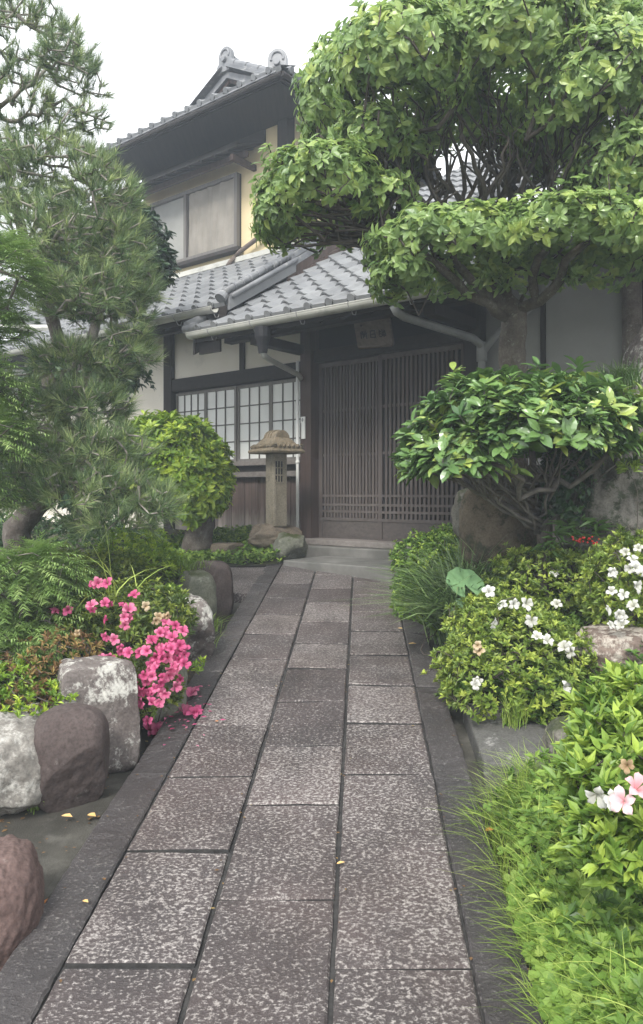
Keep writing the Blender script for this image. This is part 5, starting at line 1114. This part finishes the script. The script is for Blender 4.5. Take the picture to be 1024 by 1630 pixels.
N = 5200; Yv = RNG.uniform(.98, 2.72, N); Xv = right_edge(Yv) - .12 + np.abs(RNG.normal(0, .26, N)); ok = (wave(Xv * 2.0 + 2, Yv * 1.7) + RNG.normal(0, .3, N)) > np.where(Yv > 2.25, .35, .08)
Xv, Yv = Xv[ok], Yv[ok]; n = len(Xv); pos = np.stack([Xv, Yv, verge_h(Xv, Yv) + RNG.uniform(-.03, .05, n)], 1)
up_ = unit(np.array([-.25, -.25, 1.0]) + .35 * rdir(n)); ax = unit(np.cross(up_, rdir(n))); LL = RNG.uniform(.030, .058, n)
lf = Leaves(); lf.add(pos, ax, up_, LL, LL, np.clip(RNG.normal(.5, .2, n), 0, 1))
cr = bpy.data.objects.new('clover', None); V, Fx = place(T_TREFOIL, *lf.q[0][:5]); bpy.data.objects.remove(cr)
ob('clover', mk('clover', V, Fx, np.repeat(lf.q[0][5], len(T_TREFOIL[0])), smooth=True), M['clover'], kind='stuff')
# ground cover by the lantern and under the shrubs
def cover(name, mat, region, n, L, wr=.6, lift=.05, tm=(.5, .2), k=5, zf=None):
    pts = region(n); z = zf(pts[:, 0], pts[:, 1]); tips = np.stack([pts[:, 0], pts[:, 1], z + RNG.uniform(0, lift, n)], 1)
    lf = Leaves(); lf.rosettes(tips, unit(np.array([0, -.2, 1]) + .4 * rdir(n)), k, L, wr, np.clip(RNG.normal(tm[0], tm[1], n), 0, 1), (40, 95))
    q = [np.concatenate([a_[i] for a_ in lf.q]) for i in range(6)]; V, Fx = place(T_SMALL, *q[:5])
    return ob(name, mk(name, V, Fx, np.repeat(q[5], 4)), M[mat], kind='stuff')
def reg_far(n):
    Y = RNG.uniform(7.5, 9.2, n); X = RNG.uniform(-2.3, -.40, n); return np.stack([X, Y], 1)[(X * ST + Y * CT < 6.66)]
def reg_far2(n): q = reg_far(n * 2); return q[:n]
cover('ground_cover', 'cover', lambda n: np.resize(reg_far(n * 2), (n, 2)), 2600, .045, .55, .10, (.55, .2), 5, zfar)
def reg_left(n): Y = RNG.uniform(2.4, 6.2, n); X = left_edge(Y) - np.abs(RNG.normal(0, .6, n)) - .08; return np.stack([X, Y], 1)
cover('ground_cover', 'azalea_pink_leaf', reg_left, 2600, .035, .4, .08, (.4, .2), 5, zleft)
def reg_right(n): Y = RNG.uniform(3.4, 6.9, n); X = right_edge(Y) + np.abs(RNG.normal(0, .6, n)) + .1; return np.stack([X, Y], 1)
cover('ground_cover', 'cover', reg_right, 2200, .04, .5, .08, (.25, .15), 5, zright)
# round-leaved plant by the path
rl = thing('leopard_plant', 'plant with large round pale green leaves beside the long grass clump', 'plant', gz(742, 4.75, .1))
def round_leaf(px, py, Y, size, tilt, az, tint):
    V = [(0, 0, 0)]; Fs = []; n = 26
    for ring_, rr in ((1, .5), (2, 1.0)):
        for j in range(n):
            q = math.radians(-68 + 316 * j / (n - 1)) + math.pi * 0 ; r = rr * (1 + (.03 * math.sin(j * 2.1) if rr == 1 else 0))
            V.append((r * math.cos(q) * .5, r * math.sin(q) * .5, .06 * rr * rr + .025 * rr * math.sin(j * 1.55)))
    for j in range(n - 1): Fs += [(0, 1 + j, 2 + j), (1 + j, n + 1 + j, n + 2 + j, 2 + j)]
    me = mk('leaf', V, Fs, np.full(len(V), tint), smooth=True); me.materials.append(M['bigleaf'])
    mt = Matrix.Translation(Vector(P(px, py, Y) - np.array(rl.location))) @ Matrix.Rotation(az, 4, 'Z') @ Matrix.Rotation(tilt, 4, 'X') @ Matrix.Scale(size, 4)
    inst('leaf', me, rl, mt); m = MB(); m.tube([(0, 0, .0), tuple(np.array(mt.translation) * .6 + np.array([0, .02, .02])), tuple(mt.translation)], .005, 6); m.build('stem', M['bigleaf'], rl)
for q in ((740, 930, 4.45, .235, .75, .3, .6), (735, 968, 4.4, .13, 1.1, -.6, .4), (752, 985, 4.3, .12, .9, .4, .7), (772, 950, 4.5, .16, .7, 1.0, .5), (716, 1000, 4.55, .09, .4, 2.0, .6)): round_leaf(*q)
# ardisia with berries
ar = thing('berry_plant', 'small dark-leaved plant carrying bunches of red berries before the mossy rock', 'plant', gz(920, 4.9, .3))
tips = np.array([P(925, 828, 4.55), P(950, 835, 4.5), P(885, 850, 4.5), P(905, 838, 4.6), P(940, 850, 4.55), P(870, 868, 4.5), P(925, 850, 4.6)]); lf = Leaves()
lf.rosettes(tips, np.tile([0, -.1, 1.0], (len(tips), 1)), 14, .13, .22, np.full(len(tips), .35), (55, 100)); lf.build(ar, T_LANCE, M['camellia_low'], 'foliage', 98, cell=2)
m = MB(); 
for t in tips: m.tube([(0, 0, 0), tuple((t - np.array(ar.location)) * .5 + np.array([.02, 0, .03])), tuple(t - np.array(ar.location))], .005, 5)
m.build('stems', M['twig_dark'], ar)
bm = bmesh.new(); bmesh.ops.create_icosphere(bm, subdivisions=2, radius=.006); bme = bpy.data.meshes.new('berry'); bm.to_mesh(bme); bm.free(); bme.materials.append(M['berry'])
for c in ((918, 858, 4.4), (925, 862, 4.4), (940, 858, 4.38), (930, 856, 4.4), (945, 862, 4.38)):
    for q in range(6):
        p = P(*c) + RNG.normal(0, .016, 3) * np.array([1, 1, .5]) - np.array(ar.location); inst('berry', bme, ar, Matrix.Translation(Vector(p)))
# ------------------------------------------------------------------ fallen flowers and leaves
def ground_z(px, py, dz):                                      # height offset above the path plane -> point
    Y = (CAM_Z - dz) / ((py - HY) / F + .0975); p = P(px, py, Y); return p
for i, (px, py, dz, lab) in enumerate([(305, 1108, .012, 'fallen pink flower lying farthest up the border stone'), (313, 1104, .012, 'fallen pink flower next to the farthest one on the border stone'), (293, 1138, .012, 'fallen pink flower, left of three in a row on the border stone'), (310, 1138, .012, 'fallen pink flower, middle of three in a row on the border stone'), (319, 1136, .012, 'fallen pink flower, right of three in a row on the border stone'),
        (235, 1163, -.05, 'fallen pink flower lying in the drain nearest the tall rock'), (245, 1160, -.05, 'fallen pink flower in the middle of the heap in the drain'), (262, 1155, -.04, 'fallen pink flower at the border side of the heap in the drain'), (266, 1150, -.035, 'fallen pink flower topmost in the heap in the drain'), (252, 1164, -.05, 'fallen pink flower lowest in the heap in the drain')]):
    o = ob('fallen_flower', random.choice(FL['pink'])); o.matrix_basis = facing(ground_z(px, py, dz), (random.gauss(0, .6), random.gauss(-.4, .6), .8), .074); tagit(o, lab, 'flower', 'fallen pink flowers')
def fallen(px, py, dz, size, mat, label, name='fallen_leaf'):
    V = [(0,0,0),(.2,-.22,.06),(.55,-.28,.10),(1,0,.04),(.55,.28,.14),(.2,.2,.08),(.5,0,0)]; Fs = [(6,0,1),(6,1,2),(6,2,3),(6,3,4),(6,4,5),(6,5,0)]
    me = mk(name, V, Fs, smooth=False); me.materials.append(mat); o = ob(name, me)
    o.matrix_basis = Matrix.Translation(Vector(ground_z(px, py, dz))) @ Matrix.Rotation(random.uniform(-.6, .6), 4, 'Z') @ Matrix.Rotation(random.uniform(-.2, .2), 4, 'X') @ Matrix.Scale(size, 4); tagit(o, label, 'leaf', 'fallen leaves')
fallen(65, 1440, -.06, .045, M['orange_leaf'], 'curled orange leaf lying in the drain by the reddish rock')
fallen(98, 1298, -.055, .05, M['ochre_leaf'], 'ochre leaf in the drain in front of the smooth dark rock')
fallen(140, 1296, -.06, .045, M['ochre_leaf'], 'ochre leaf in the drain close to the border stone')
fallen(208, 1172, -.05, .05, M['orange_leaf'], 'brown-orange leaf at the foot of the tall squarish rock')
fallen(772, 1322, .012, .036, M['orange_leaf'], 'orange leaf on the border stone at the edge of the grass')
fallen(650, 1025, .012, .055, M['ochre_leaf'], 'thin ochre leaf on the path joint beside the long grass')
fallen(633, 1000, .012, .04, M['ochre_leaf'], 'small ochre leaf on the path near the fine-leaved shrub')
fallen(132, 1433, .012, .025, M['ochre_leaf'], 'tiny pale leaf on the near left border stone')
fallen(536, 1375, .005, .03, M['ochre_leaf'], 'narrow straw-coloured leaf caught in the middle path joint')
fallen(342, 1148, .008, .02, M['orange_leaf'], 'tiny dark leaf on the slab beside the fallen flowers')

def litter(name, n, mats, region, smin, smax, dz):
    V, Fs, k = [], [], 0
    for _ in range(n):
        x, y, z = region(); sz = random.uniform(smin, smax); a = random.uniform(0, 6.28); asp = random.uniform(.3, .8); c, s_ = math.cos(a), math.sin(a)
        for (u, v, w) in ((-1, 0, 0), (0, -asp, .12), (1, 0, .05), (0, asp, .18)): V.append((x + (u*c - v*s_) * sz, y + (u*s_ + v*c) * sz, z + w * sz + dz))
        Fs.append((k, k+1, k+2, k+3)); k += 4
    return ob(name, mk(name, V, Fs, np.clip(np.repeat(RNG.normal(.45, .3, n), 4), 0, 1)), mats, kind='stuff')
def reg_drain():
    y = random.uniform(1.6, 6.1); e = float(left_edge(np.array(y))); b = pw(-.95, y); x = b - abs(random.gauss(0, .5)) * (b - e) if random.random() < .4 else e + .12 + abs(random.gauss(0, .07))
    if y < 2.7: x = b - random.uniform(0, .6)
    return x, y, path_z(y) - .078
litter('leaf_litter', 520, M['dry'], reg_drain, .004, .014, .004)
def reg_joint():
    y = random.uniform(1.2, 7.2); w = random.choice((W[1], W[2], W[3], W[4], W[0] + .02, W[5] - .02)) + random.gauss(0, .02); return pw(w, y), y, path_z(y) + .002
litter('leaf_litter', 260, M['dry'], reg_joint, .003, .009, .004)
clump('rock_foot_fern', 'tiny bright fern in the drain between pale and smooth dark rocks', 'fern', [gz(55, 2.93, -.07)], 60, .07, .007, 'grass', .012, (.4, 1.1), (.1, -.2, 0), (.4, .15))
azalea('foot_weeds', 'yellowish weed sprig by the drain below the pink flowers', gz(300, 3.95, -.05), [(305, 1068, 24, 12, 3.9, .06), (318, 1060, 14, 10, 4.0, .05)], 500, 'dome_leaf', .032, .34, 6, zmin=-.2, inner=.3, cat='weeds')

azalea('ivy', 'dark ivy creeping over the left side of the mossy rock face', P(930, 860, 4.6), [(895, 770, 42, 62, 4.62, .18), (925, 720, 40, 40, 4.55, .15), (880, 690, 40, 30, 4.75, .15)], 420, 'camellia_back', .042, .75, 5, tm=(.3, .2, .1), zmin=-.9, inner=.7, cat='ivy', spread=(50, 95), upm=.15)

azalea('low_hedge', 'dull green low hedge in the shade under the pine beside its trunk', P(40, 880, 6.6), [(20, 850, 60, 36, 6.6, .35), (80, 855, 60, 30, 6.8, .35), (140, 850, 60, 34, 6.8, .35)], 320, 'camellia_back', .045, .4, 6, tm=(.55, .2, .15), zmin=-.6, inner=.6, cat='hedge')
cover('weeds', 'azalea_front', lambda n: (lambda Y: np.stack([right_edge(Y) + np.abs(RNG.normal(0, .25, n)) - .08, Y], 1))(RNG.uniform(1.0, 2.7, n)), 420, .034, .5, .09, (.4, .25), 6, lambda X, Y: verge_h(X, Y))

def reg_petal():
    p = ground_z(random.gauss(298, 22), random.gauss(1128, 24), .0); w = p[0] - .0525 * p[1]
    return p[0], p[1], path_z(p[1]) + (.012 if w > -.945 else -.068)
litter('fallen_petals', 70, M['pink'], reg_petal, .007, .017, .006)
# ------------------------------------------------------------------ thin haze volume added in place of lens glare
GLARE_HAZE = 0.0065
if GLARE_HAZE:
    hm = bpy.data.materials.new('glare_haze'); hm.use_nodes = True; hn, hlk = hm.node_tree.nodes, hm.node_tree.links; hn.clear()
    ho = hn.new('ShaderNodeOutputMaterial'); pv_ = hn.new('ShaderNodeVolumePrincipled'); pv_.inputs['Color'].default_value = (.80, .89, 1.0, 1); pv_.inputs['Density'].default_value = GLARE_HAZE; pv_.inputs['Anisotropy'].default_value = .1
    hlk.new(pv_.outputs[0], ho.inputs['Volume'])
    hz = MB().box(-46, 46, -32, 48, -1.3, 12.2).build('glare_haze', hm); hz['kind'] = 'stuff'
